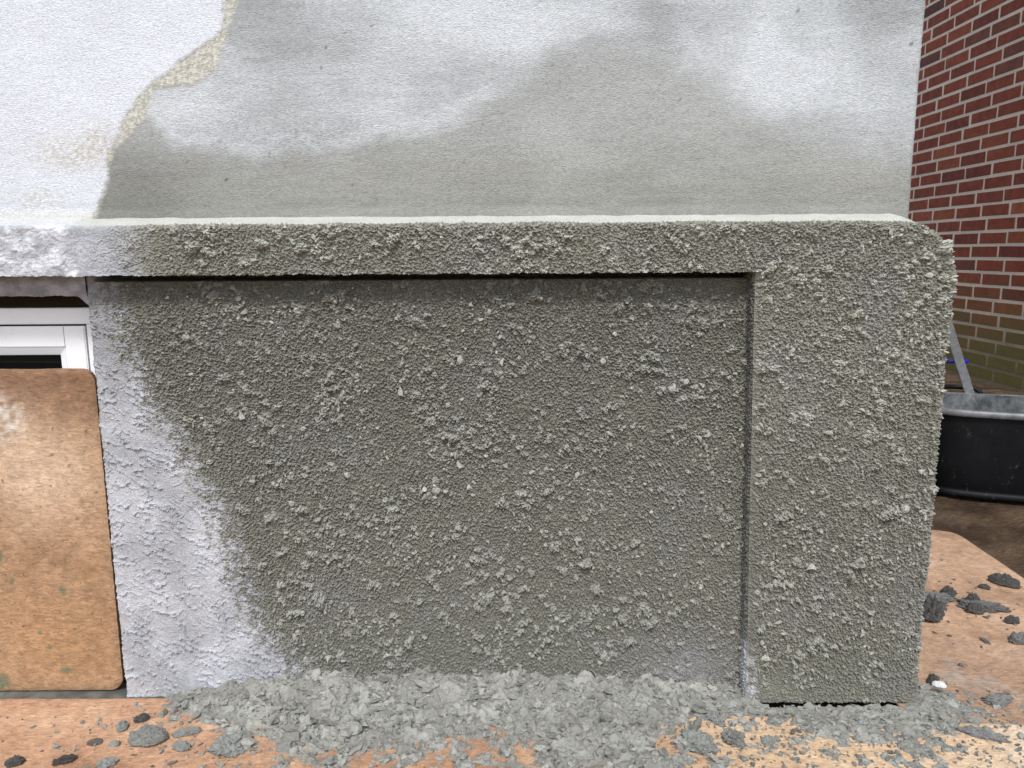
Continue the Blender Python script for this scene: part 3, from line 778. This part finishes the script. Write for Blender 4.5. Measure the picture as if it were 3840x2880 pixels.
def build_leaning_board():
    x0, x1, z1, th = -1.66, -0.7405, 0.615, 0.009
    a = steps((x0, -1.2, 0.02), (-1.2, x1, 0.004)); b = steps((0, z1, 0.004))
    A, B = np.meshgrid(a, b)
    rc = 0.026
    dx, dt, db_ = A - (x1 - rc), B - (z1 - rc), rc - B
    def rnd(A, B, dz):
        l = np.hypot(np.clip(dx, 0, None), np.clip(dz, 0, None)); f = np.where((dx > 0) & (dz > 0) & (l > 1e-9), np.minimum(1, rc * np.maximum(dx, dz) / (l * l + 1e-12) if False else rc / np.maximum(np.maximum(dx, dz), 1e-9) * np.maximum(dx, dz) / np.maximum(l, 1e-9)), 1)
        m = np.maximum(np.clip(dx, 0, None), np.clip(dz, 0, None))
        s = np.where((dx > 0) & (dz > 0), m / np.maximum(l, 1e-9), 1)
        return s
    s1, s2 = rnd(A, B, dt), rnd(A, B, db_)
    X = np.where((dx > 0) & (dt > 0), (x1 - rc) + dx * s1, np.where((dx > 0) & (db_ > 0), (x1 - rc) + dx * s2, A))
    Z = np.where((dx > 0) & (dt > 0), (z1 - rc) + dt * s1, np.where((dx > 0) & (db_ > 0), rc - db_ * s2, B))
    ed = np.minimum(np.minimum(x1 - A, B), z1 - B)
    Z = Z + 0.002 * fbm(A * 9, B * 2, 161, 2) * (B / z1) ** 4
    X = X + 0.0012 * fbm(B * 60, B * 0, 162, 3) * sstep(0.008, 0, x1 - A)
    Y = 0.0018 * sstep(0.006, 0.0, ed) + 0.0006 * fbm(A * 60, B * 60, 163, 2)
    C = board_color(A, B, 164, (0.345, 0.215, 0.125), (0.255, 0.148, 0.080), (0.44, 0.298, 0.185))
    C = lerp3(C, (0.175, 0.092, 0.052), 0.75 * sstep(0.48, 0.60, B + 0.03 * fbm(A * 10, B * 10, 165, 3)))
    C = lerp3(C, (0.58, 0.42, 0.295), 0.75 * blob(A, B, -0.86, 0.43, 0.10, 0.10))
    C = lerp3(C, (0.58, 0.54, 0.47), 0.9 * np.clip(1.4 * blob(A, B, -0.915, 0.525, 0.035, 0.035), 0, 1) * sstep(-0.35, 0.25, fbm(A * 60, B * 60, 166, 3)))
    C = lerp3(C, (0.38, 0.215, 0.098), 0.5 * blob(A, B, -0.86, 0.10, 0.10, 0.09))
    gw = fbm(A * 70, B * 70, 167, 3) * 0.5 + 0.5
    for gx, gz, gr, gzz in ((-0.835, 0.200, 0.007, 0.011), (-0.886, 0.118, 0.004, 0.006), (-0.872, 0.088, 0.006, 0.005), (-0.844, 0.042, 0.015, 0.006), (-0.95, 0.268, 0.012, 0.02), (-0.970, 0.018, 0.020, 0.020), (-0.925, 0.22, 0.006, 0.006), (-0.80, 0.07, 0.010, 0.007)):
        col = (0.05, 0.13, 0.085) if gx != -0.80 else (0.20, 0.14, 0.085)
        C = lerp3(C, col, 0.60 * sstep(0.30, 0.8, blob(A, B, gx, gz, gr * 1.1, gzz * 1.1) * (0.25 + 1.4 * gw)))
    for gx, gz in ((-0.80, 0.44), (-0.795, 0.34), (-0.785, 0.155), (-0.83, 0.46)):
        C = lerp3(C, (0.10, 0.07, 0.05), 0.8 * sstep(0.4, 0.8, blob(A, B, gx, gz, 0.004, 0.004)))
    P = np.stack([X - (-1.2), Y, Z], -1)
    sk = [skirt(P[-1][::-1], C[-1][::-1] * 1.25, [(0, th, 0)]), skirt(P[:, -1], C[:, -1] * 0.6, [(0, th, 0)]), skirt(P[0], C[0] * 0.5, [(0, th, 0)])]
    Pb = P.copy(); Pb[..., 1] = th
    o = grid_obj('hardboard_sheet', P, C, M_board, None, True, skirts=sk)
    o.location = (-1.2, 1.340, 0.0062); o.rotation_euler = (rad(-0.6), rad(0.0), 0)
    tag(o, 'worn brown hardboard sheet standing upright in front of the basement window', 'board')
build_leaning_board()

# ------------------------------------------------------------------ fallen mortar
CX = np.array([-0.85, -0.72, -0.6, -0.5, -0.4, -0.3, -0.15, 0.0, 0.15, 0.25, 0.35, 0.45, 0.55, 0.65, 0.75, 0.85, 1.0, 1.15])
CY = np.array([1.00, 1.05, 1.11, 1.15, 1.19, 1.23, 1.27, 1.31, 1.40])
CT = np.array([   # rows follow CX, columns CY
    [0, 0, 0, 0, 0, 0, 0, 0, 0], [.05, .1, .12, .12, .08, .12, .05, 0, 0], [.1, .15, .2, .2, .25, .3, .5, .75, .7], [.2, .25, .3, .45, .5, .55, .8, .95, .9],
    [.4, .45, .5, .55, .7, .8, .95, 1, 1], [.45, .45, .5, .62, .8, .95, 1, 1, 1], [.5, .5, .55, .6, .78, .95, 1, 1, 1], [.5, .5, .55, .55, .74, .95, 1, 1, 1],
    [.7, .75, .85, .9, 1, 1, 1, 1, 1], [.6, .65, .7, .6, .6, .7, 1, 1, 1], [.35, .4, .4, .45, .45, .42, .85, 1, 1], [.3, .3, .35, .4, .35, .45, .9, 1, .8],
    [.35, .4, .45, .5, .65, .85, 1, .9, .5], [.4, .45, .5, .65, .8, .95, 1, .9, .5], [.25, .3, .35, .42, .5, .75, .92, .95, .3], [.15, .2, .22, .26, .28, .4, .62, .4, .10],
    [.08, .1, .14, .16, .18, .22, .36, .16, .04], [0, 0, .05, .05, .05, .1, .1, .05, 0]], float)
def coverage(x, y):
    fx = np.interp(x, CX, np.arange(len(CX))); fy = np.interp(y, CY, np.arange(len(CY)))
    i = np.clip(fx.astype(int), 0, len(CX) - 2); j = np.clip(fy.astype(int), 0, len(CY) - 2); u = fx - i; v = fy - j
    return CT[i, j] * (1 - u) * (1 - v) + CT[i + 1, j] * u * (1 - v) + CT[i, j + 1] * (1 - u) * v + CT[i + 1, j + 1] * u * v

def floor_z(x, y):
    rear = 1.262 - (x - 0.15) * (0.09 / 1.35)
    return np.where((x > 0.15) & (y < rear), 0.0105, 0.0048)

def heap_height(X, Y, xs=None, ys=None):
    wx = X + 0.010 * fbm(X * 35, Y * 35, 181, 3); wy = Y + 0.010 * fbm(X * 35 + 5, Y * 35, 182, 3)
    cov = coverage(wx, wy)
    n = fbm(wx * 26, wy * 30, 183, 4) * 0.62 + 0.5
    yw = np.where(X < 0.415, 1.325, 1.285); dw = yw - Y
    env = np.interp(X, (-0.75, -0.6, -0.5, -0.4, 0.0, 0.25, 0.36, 0.44, 0.6, 0.8, 1.0), (0, 0.008, 0.022, 0.034, 0.034, 0.024, 0.012, 0.0, 0.0, 0.0, 0.0))
    t_ = cov * 1.12 - n * 1.15 - 0.10
    z = np.where((X > 0.44) & (X < 0.95), 0.009, 0.016) * np.clip(t_, -0.5, 0.8) + env * np.exp(-(np.clip(dw, 0, None) / 0.055) ** 2) * sstep(0.2, 0.6, cov)
    z += 0.010 * blob(X, Y, 0.16, 1.15, 0.12, 0.05) * sstep(0.0, 0.2, t_) + 0.008 * blob(X, Y, -0.27, 1.19, 0.08, 0.04) * sstep(0, 0.2, t_)
    rough = sstep(-0.02, 0.10, t_)
    flat = 1 - 0.65 * sstep(0.43, 0.48, X) * sstep(1.0, 0.85, X)
    vx = X + 0.004 * fbm(X * 80, Y * 80, 281, 2); vy = Y + 0.004 * fbm(X * 80 + 4, Y * 80, 282, 2)
    k1 = sstep(-0.25, 0.35, perlin(vx * 42, vy * 46, 184)); k2 = sstep(-0.20, 0.30, perlin(vx * 85, vy * 95, 185)); k3 = sstep(0.0, 0.22, perlin(vx * 190, vy * 210, 187))
    z += rough * flat * (0.0045 * k1 * (0.6 + 0.4 * k2) + 0.0022 * k2 + 0.0007 * k3 + 0.009 * fbm(wx * 22, wy * 22, 188, 3) - 0.004)
    gap = sstep(0.44, 0.47, X) * sstep(0.72, 0.68, X) * sstep(0.014, 0.002, np.abs(dw - 0.0) + 0.004 * fbm(X * 50, X * 0, 186, 2))
    z -= 0.03 * gap
    return z, cov, t_

def build_heap():
    xs = steps((-0.86, 1.10, 0.0024)); ys = steps((1.02, 1.36, 0.0024))
    X, Y = np.meshgrid(xs, ys)
    z, cov, t_ = heap_height(X, Y)
    k = 2600
    lx = rng.uniform(-0.8, 1.05, k); ly = rng.uniform(1.02, 1.33, k)
    okk = rng.uniform(0, 1, k) < coverage(lx, ly) ** 1.5
    lx, ly = lx[okk], ly[okk]; lr = np.clip(rng.lognormal(math.log(0.0050), 0.45, len(lx)), 0.002, 0.016)
    L = np.zeros_like(X); stamp(L, xs, ys, lx, ly, lr, lr * rng.uniform(0.35, 0.9, len(lx)))
    z = z + L * sstep(-0.06, 0.06, t_)
    Z = floor_z(X, Y) + z
    hid = (z < -0.002)
    Z = np.where(hid, floor_z(X, Y) - 0.003, Z)
    # beyond the pilaster corner the heap stays out of the wall
    keepc = ~(hid[:-1, :-1] & hid[1:, :-1] & hid[:-1, 1:] & hid[1:, 1:])
    inside = ((X > 0.43) & (X < 0.725) & (Y > 1.305)) | ((X <= 0.43) & (Y > 1.345))
    keepc &= ~inside[:-1, :-1]
    wet = sstep(-0.2, 0.4, fbm(X * 14, Y * 14, 188, 3))
    C = lerp3((0.265, 0.260, 0.225), (0.385, 0.380, 0.332), wet)
    C = lerp3(C, (0.20, 0.195, 0.18), 0.5 * sstep(0.02, -0.02, t_))
    C = C * (1 + 0.12 * fbm(X * 90, Y * 90, 189, 2))[..., None]
    o = grid_obj('fallen_mortar', np.stack([X, Y, Z], -1), C, M_heap, None, True, keep=keepc)
    tag(o, 'grey mortar fallen in a long heap along the foot of the roughcast wall', 'mortar', kind='stuff')
    return o
build_heap()

def build_chunks():
    """torn flakes and chunks lying on and in the heap"""
    n = 25000
    x = rng.uniform(-0.75, 1.0, n); y = rng.uniform(1.02, 1.325, n)
    zz, cov, t_ = heap_height(x, y)
    ok = (rng.uniform(0, 1, n) < 0.9 * sstep(-0.10, 0.25, t_)) & ~((x > 0.41) & (x < 0.735) & (y > 1.270)) & (rng.uniform(0, 1, n) < 0.40 + 0.9 * fbm(x * 30, y * 30, 288, 2))
    x, y, zz = x[ok], y[ok], zz[ok]; m = len(x)
    s_ = np.clip(rng.lognormal(math.log(0.0032), 0.50, m), 0.0014, 0.0125) * np.where((x > 0.45) & (x < 0.75), 0.62, 1)
    pos = np.stack([x, y, floor_z(x, y) + np.clip(zz, 0, None) + s_ * 0.15], -1)
    col = np.array((0.335, 0.330, 0.288))[None] * rng.uniform(0.65, 1.2, (m, 1))
    o = scatter('mortar_flakes', pos, s_, col, M_heap, ICO1, bpy.data.objects['fallen_mortar'], flat=(1.2, 1.0, 0.75))
    tag(o, kind='stuff')
build_chunks()

def build_crumbs():
    pos, size, col = [], [], []
    def add(x, y, s, c):
        z = floor_z(x, y); zz, cov, t_ = heap_height(x, y)
        z = z + np.clip(zz, 0, None) + s * 0.22
        pos.append(np.stack([x, y, z], -1)); size.append(s); col.append(c)
    n = 6000
    x = rng.uniform(-0.8, 1.05, n); y = rng.uniform(1.02, 1.325, n)
    ok = (rng.uniform(0, 1, n) < 0.06 + 0.55 * coverage(x, y)) & ~((x > 0.41) & (x < 0.735) & (y > 1.272)) & (coverage(x, y) > 0.02)
    x, y = x[ok], y[ok]; m = len(x)
    add(x, y, np.clip(rng.lognormal(math.log(0.0027), 0.5, m), 0.001, 0.009), np.array((0.31, 0.315, 0.282))[None] * rng.uniform(0.7, 1.15, (m, 1)))
    # specks on the pale sheet
    n = 1500
    x = rng.uniform(0.25, 1.15, n); y = rng.uniform(1.03, 1.25, n)
    ok = rng.uniform(0, 1, n) < np.interp(x, (0.25, 0.7, 0.9, 1.15), (0.9, 0.9, 0.55, 0.2)); x, y = x[ok], y[ok]; m = len(x)
    add(x, y, np.clip(rng.lognormal(math.log(0.0021), 0.45, m), 0.0009, 0.006), np.array((0.22, 0.215, 0.195))[None] * rng.uniform(0.6, 1.15, (m, 1)))
    # crumbs on the sheet beside the house
    n = 460
    x = 0.74 + np.abs(rng.normal(0.18, 0.2, n)); y = rng.uniform(1.26, 2.1, n)
    dens = np.maximum(blob(x, y, 1.07, 1.66, 0.16, 0.16), 0.25); ok = (rng.uniform(0, 1, n) < dens) & (x < 1.24); x, y = x[ok], y[ok]; m = len(x)
    add(x, y, np.clip(rng.lognormal(math.log(0.0030), 0.5, m), 0.0012, 0.009), np.array((0.16, 0.155, 0.145))[None] * rng.uniform(0.6, 1.2, (m, 1)))
    # few on the left sheet
    n = 120
    x = rng.uniform(-1.0, -0.45, n); y = rng.uniform(1.03, 1.30, n); m = n
    add(x, y, np.clip(rng.lognormal(math.log(0.0020), 0.5, m), 0.0009, 0.006), np.array((0.26, 0.25, 0.22))[None] * rng.uniform(0.4, 1.2, (m, 1)))
    o = scatter('mortar_crumbs', np.concatenate(pos), np.concatenate(size), np.concatenate(col), M_heap, ICO0, None, flat=(1, 1, 0.7))
    tag(o, 'tiny grey mortar crumbs scattered over the hardboard sheets', 'mortar', kind='stuff')
build_crumbs()

# single lumps that can be told apart
def lump(name, label, x, y, rx, ry, rz, rot, col, seed, mat=None, cat='mortar', knob=0.25, group='loose lumps of mortar', top=None):
    bm = bmesh.new(); bmesh.ops.create_icosphere(bm, subdivisions=5, radius=1.0)
    V = np.array([v.co[:] for v in bm.verts])
    d = 1 + knob * fbm(V[:, 0] * 1.6 + seed, V[:, 1] * 1.6 + V[:, 2] * 1.3, seed, 4, 0.6) + 0.75 * knob * fbm(V[:, 0] * 4.5 + seed, V[:, 1] * 4.5 + V[:, 2] * 4, seed + 3, 4, 0.65)
    V = V * d[:, None]
    V[:, 2] = np.where(V[:, 2] < 0, V[:, 2] * 0.25, V[:, 2])
    V[:, 2] += np.clip(V[:, 2], 0, None) * 0.9 * fbm(V[:, 0] * 2.6 + seed, V[:, 1] * 2.6, seed + 9, 4, 0.65)
    V = V * np.array((rx, ry, rz * 1.35))
    V[:, 2] -= V[:, 2].min()
    bm.verts.index_update(); F = np.array([[v.index for v in f.verts] for f in bm.faces]); bm.free()
    C = np.asarray(col)[None] * (1 + 0.25 * fbm(V[:, 0] * 90, V[:, 1] * 90, seed + 5, 3))[:, None]
    o = raw_mesh(name, V, F, mat or M_heap, None, C, False)
    o.location = (x, y, float(floor_z(np.array(x), np.array(y))) - 0.0006 if top is None else top); o.rotation_euler = (0, 0, rad(rot))
    tag(o, label, cat, group)
    return o
G1, G2, DK = (0.27, 0.275, 0.25), (0.215, 0.215, 0.195), (0.085, 0.083, 0.076)
lump('mortar_lump', 'large oval mortar pat lying on the orange sheet at lower left', -0.623, 1.189, 0.033, 0.021, 0.013, 4, G2, 201, knob=0.16)
lump('mortar_lump', 'thin curved mortar trail just right of the oval pat', -0.566, 1.207, 0.024, 0.007, 0.006, 18, G1, 202, knob=0.4)
lump('mortar_lump', 'small pale mortar lump between oval pat and leaning board', -0.684, 1.222, 0.010, 0.010, 0.008, 30, G1, 203, knob=0.35)
lump('mortar_lump', 'dark twisted mortar crumb above the oval pat', -0.660, 1.246, 0.012, 0.007, 0.007, 25, DK, 204, knob=0.45)
lump('mortar_lump', 'ragged grey mortar splash spread on orange sheet right of the oval pat', -0.478, 1.176, 0.033, 0.030, 0.006, 55, G1, 205, knob=0.55)
lump('mortar_lump', 'small two-knobbed mortar lump below the thin trail', -0.556, 1.165, 0.016, 0.007, 0.008, -8, G1, 206, knob=0.5)
lump('mortar_lump', 'grey mortar flake at bottom edge below the oval pat', -0.662, 1.128, 0.016, 0.010, 0.005, 20, G1, 207, knob=0.45)
lump('mortar_lump', 'dark grey mortar lump at bottom left of the orange sheet', -0.812, 1.130, 0.014, 0.009, 0.007, 25, DK, 208, knob=0.4)
lump('mortar_lump', 'flat dark round mortar stain left of the oval pat', -0.712, 1.186, 0.013, 0.010, 0.0012, 0, (0.13, 0.115, 0.09), 209, knob=0.3)
lump('bark_scrap', 'dark curled scrap on the orange sheet near the bottom edge', -0.733, 1.135, 0.017, 0.007, 0.006, 28, DK, 210, M_scrap, 'scrap', 0.5, None)
lump('mortar_lump', 'biggest dark mortar clod resting against the pilaster side on the tan sheet', 0.935, 1.605, 0.0240, 0.0208, 0.0272, 15, DK, 211, knob=0.5)
lump('mortar_lump', 'oblong dark mortar lump near the outer edge of the tan sheet', 1.212, 1.787, 0.0160, 0.0336, 0.0136, 42, DK, 212, knob=0.35)
lump('mortar_lump', 'flat grey mortar pat beside pilaster, behind the biggest dark clod', 0.985, 1.705, 0.055, 0.026, 0.008, 8, (0.17, 0.17, 0.16), 213, knob=0.5)
lump('mortar_lump', 'dark rounded lump topping the mortar cluster in mid tan sheet', 1.077, 1.690, 0.0152, 0.0128, 0.0112, 0, DK, 214, knob=0.4)
lump('mortar_lump', 'dark rounded lump nearest the camera in the tan sheet cluster', 1.052, 1.640, 0.0192, 0.0136, 0.0120, -10, DK, 215, knob=0.4)
lump('mortar_lump', 'flat spreading mortar in the middle of the tan sheet cluster', 1.085, 1.665, 0.052, 0.026, 0.006, -12, (0.13, 0.128, 0.12), 216, knob=0.6)
lump('mortar_lump', 'dark lump at the rear left of the tan sheet cluster', 1.045, 1.735, 0.0160, 0.0160, 0.0096, 30, DK, 217, knob=0.4)
lump('mortar_lump', 'small elongated dark lump between cluster and oblong lump', 1.150, 1.765, 0.0128, 0.0080, 0.0064, -35, DK, 218, knob=0.4)
lump('mortar_lump', 'rounded grey mortar lump at the right frame edge on tan sheet', 1.070, 1.505, 0.028, 0.014, 0.012, 0, (0.16, 0.155, 0.15), 219, knob=0.35)
lump('mortar_lump', 'dark crumb pair at the right end of the cluster on the tan sheet', 1.105, 1.590, 0.016, 0.010, 0.009, 5, DK, 220, knob=0.45)
lump('mortar_lump', 'farthest grey mortar flake beside the pilaster on the tan sheet', 1.000, 1.830, 0.026, 0.022, 0.008, -25, (0.17, 0.17, 0.165), 221, knob=0.4)
lump('mortar_lump', 'dark crumb at the foot of the pilaster corner on tan sheet', 0.800, 1.350, 0.011, 0.009, 0.010, 12, DK, 222, knob=0.4)
lump('mortar_lump', 'round grey mortar splat on pale sheet below the panel corner', 0.306, 1.165, 0.026, 0.030, 0.008, 20, G1, 223, knob=0.5)
lump('mortar_lump', 'slim grey mortar flake on pale sheet left of the pilaster foot', 0.352, 1.232, 0.012, 0.022, 0.005, 25, G1, 224, knob=0.45)
lump('mortar_lump', 'rough dark mortar clump on pale sheet right of the round splat', 0.368, 1.170, 0.018, 0.018, 0.009, -30, G2, 225, knob=0.6)
lump('mortar_lump', 'small rhombic mortar flake on pale sheet under the pilaster edge', 0.425, 1.168, 0.012, 0.010, 0.005, 10, G1, 226, knob=0.35)
lump('mortar_lump', 'long grey mortar streak on pale sheet at lower right', 0.790, 1.180, 0.034, 0.010, 0.006, -28, (0.22, 0.215, 0.205), 227, knob=0.5)
lump('mortar_lump', 'flat grey mortar patch on tan sheet right of the white chip', 0.885, 1.290, 0.030, 0.016, 0.005, 18, G2, 228, knob=0.6)
lump('plaster_chip', 'bright white plaster chip on mortar by the pilaster foot', 0.790, 1.313, 0.0125, 0.0065, 0.005, -28, (0.8, 0.8, 0.8), 229, M_chip, 'chip', 0.2, None, top=0.021)

# ------------------------------------------------------------------ black mortar trough
TUB = (1.735, 2.545, -0.005)
tub = empty('mortar_tub', TUB); tub.rotation_euler = (0, 0, rad(-19))
tag(tub, 'black plastic mortar tub with cement-smeared rim beside the brick wall', 'tub')
def oval(a, b, z, n=4.2, seg=96):
    th = np.linspace(0, 2 * math.pi, seg, endpoint=False); c, s_ = np.cos(th), np.sin(th)
    r = (np.abs(c / a) ** n + np.abs(s_ / b) ** n) ** (-1 / n)
    return np.stack([r * c, r * s_, np.full(seg, z)], -1)
def loft(name, rings, mat, parent, close=True):
    seg = len(rings[0]); V = np.concatenate(rings); F = []
    for k in range(len(rings) - 1):
        i = np.arange(seg); F.append(np.stack([k * seg + i, k * seg + (i + 1) % seg, (k + 1) * seg + (i + 1) % seg, (k + 1) * seg + i], -1))
    o = raw_mesh(name, V, np.concatenate(F), mat, parent, None, True)
    return o
TA, TB = 0.335, 0.186
def tr(f, z):                       # ring of the tapering wall
    return oval(TA - f, TB - f, z)
loft('tub_body', [oval(0.05, 0.02, 0.004), tr(0.055, 0.003), tr(0.047, 0.006), tr(0.044, 0.014), tr(0.046, 0.024), tr(0.050, 0.028), tr(0.047, 0.034), tr(0.030, 0.14), tr(0.013, 0.285), tr(0.012, 0.300)], M_tub, tub)
loft('tub_rim', [tr(0.013, 0.288), tr(0.004, 0.2885), tr(0.0, 0.291), tr(-0.001, 0.300), tr(0.0, 0.307), tr(0.004, 0.310), tr(0.012, 0.3105), tr(0.017, 0.308)], M_lip, tub)
loft('tub_inside', [tr(0.017, 0.308), tr(0.020, 0.280), tr(0.035, 0.14), tr(0.052, 0.04), tr(0.07, 0.030), oval(0.05, 0.02, 0.030)], M_rim, tub)
loft('mortar_residue', [tr(0.043, 0.085), tr(0.10, 0.075), oval(0.05, 0.02, 0.07)], M_plain, tub)
hp = [(-0.24 + 0.15 * q, 0.180 + 0.016 * (1 - (2 * q - 1) ** 4), 0.300 + 0.028 * (1 - (2 * q - 1) ** 6)) for q in np.linspace(0, 1, 15)]
tube('handle', hp, 0.0085, M_tub, tub)

# aluminium lath leaning out of the tub against its far rim
def build_lath():
    root = empty('screed_lath', (1.885, 2.93, 0.0))
    tag(root, 'grey aluminium lath with blue crosspiece leaning on the black tub', 'lath')
    p0 = Vector((1.885, 2.935, 0.004)); pm = Vector((1.672, 2.757, 0.312)); p2 = Vector((1.480, 2.612, 0.578))
    d = (p2 - p0).normalized()
    side = Vector((1, 0, 0)) - d * d.x; side.normalize(); nrm = d.cross(side)
    w, th = 0.0150, 0.005
    bm = bmesh.new(); rings = []
    L = (p2 - p0).length
    for k in range(25):
        c = p0 + d * (L * k / 24); wob = 0.0006 * math.sin(k * 1.7)
        rings.append([bm.verts.new(c + side * (sx_ * w + wob) + nrm * (sy_ * th) - root.location) for sx_, sy_ in ((-1, -1), (1, -1), (1, 1), (-1, 1))])
    for a_, b_ in zip(rings[:-1], rings[1:]):
        for i in range(4): bm.faces.new((a_[i], a_[(i + 1) % 4], b_[(i + 1) % 4], b_[i]))
    bm.faces.new(rings[0]); bm.faces.new(rings[-1])
    bmesh.ops.recalc_face_normals(bm, faces=bm.faces)
    es = [e for e in bm.edges if abs((e.verts[0].co - e.verts[1].co).normalized().dot(d)) > 0.9]
    bmesh.ops.bevel(bm, geom=es, offset=0.0014, segments=2, affect='EDGES')
    bm_obj('lath_bar', bm, M_alu, root)
    # rounded end grip
    e = p2 - root.location
    g0 = e - d * 0.004
    tube('end_grip', [g0, g0 + d * 0.006 + side * 0.001, g0 + d * 0.018 + side * 0.002, g0 + d * 0.034 + side * 0.005, g0 + d * 0.046 + side * 0.004, g0 + d * 0.054 + side * 0.002], [0.010, 0.013, 0.018, 0.021, 0.016, 0.004], M_alu, root, 14)
    # blue crosspiece behind the bar
    c = Vector((1.588, 2.712, 0.428)) - root.location
    tube('crosspiece', [c + Vector((-0.038, 0, 0)), c + Vector((-0.035, 0, 0)), c + Vector((0.033, 0, 0)), c + Vector((0.037, 0, 0))], [0.004, 0.0070, 0.0070, 0.004], M_blue, root, 12)
build_lath()

# ------------------------------------------------------------------ brick wall on the right
BX, PITCH_Z, PITCH_Y = 3.03, 0.0857, 0.2893
wall = empty('brick_wall', (BX, 5.0, 0))
tag(wall, 'tall red brick wall with cream joints and green algae at its foot', 'wall')
def build_bricks():
    r = random.Random(3)
    bl, bh, bd = PITCH_Y - 0.0185, PITCH_Z - 0.0185, 0.10
    meshes = []
    for k in range(8):
        bm = bmesh.new()
        bevel_box(bm, 0, bd, -bl / 2, bl / 2, -bh / 2, bh / 2, bev=0.0028, seg=2, jit=0.0010, rnd=r)
        me = bpy.data.meshes.new('brick'); bm.to_mesh(me); bm.free(); me.materials.append(M_brick); meshes.append(me)
    frac = (0.0, 0.25, 0.5, 0.25)
    z0 = 0.720; jobs = []
    n_lo = -9
    for c in range(n_lo, 30):
        z = z0 + c * PITCH_Z
        f = frac[(c + 1) % 4]                # course at z = 0.72 carries offset 0.25
        for j in range(-14, 18):
            y = 5.0 + (f + j) * PITCH_Y - PITCH_Y / 2 + r.uniform(-0.004, 0.004)
            jobs.append((c, y, z + r.uniform(-0.0012, 0.0012)))
    # what the camera side sees first: nearest bricks in view become single objects
    def show(c, y, z):
        return 4.15 < y < 6.5 and z < 0.82 + (y - 0.0) * 0.335 + 0.06 and z > 0.0
    jobs.sort(key=lambda q: (0 if show(*q) else 1, q[1]))
    rest_V, rest_F, off = [], [], 0
    for k, (c, y, z) in enumerate(jobs):
        me = meshes[r.randrange(8)]; dx = r.uniform(-0.0006, 0.0006)
        if k < 290 and show(c, y, z):
            o = bpy.data.objects.new('brick', me); link(o, wall); o.location = (dx, y - 5.0, z)
            o.rotation_euler = (rad(r.uniform(-0.35, 0.35)), 0, rad(r.uniform(-0.08, 0.08)))
        else:
            V = np.array([v.co[:] for v in me.vertices]) + np.array((dx, y - 5.0, z))
            for p_ in me.polygons:
                rest_F.append([i + off for i in p_.vertices])
            rest_V.append(V); off += len(V)
    me = bpy.data.meshes.new('brick_courses'); me.from_pydata(np.concatenate(rest_V).tolist(), [], rest_F); me.materials.append(M_brick)
    tag(link(bpy.data.objects.new('brick_courses', me), wall), kind='stuff')
    # mortar bed: gently uneven face a few millimetres behind the brick faces
    ys = steps((0.9, 3.9, 0.1), (3.9, 6.6, 0.012), (6.6, 10.0, 0.1)); zs = steps((-0.05, 2.9, 0.0119), (2.9, 3.32, 0.1))
    Yg, Zg = np.meshgrid(ys, zs)
    X = 0.0016 + 0.0003 * fbm(Yg * 30, Zg * 30, 191, 3)
    P = np.stack([X, Yg - 5.0, Zg], -1)
    grid_obj('mortar_bed', P, np.ones_like(P) * 0.5, M_joint, wall, True)
    box_obj('wall_backing', (0.02, 0.24, -4.1, 5.0, -0.05, 3.31), M_joint, wall)
build_bricks()
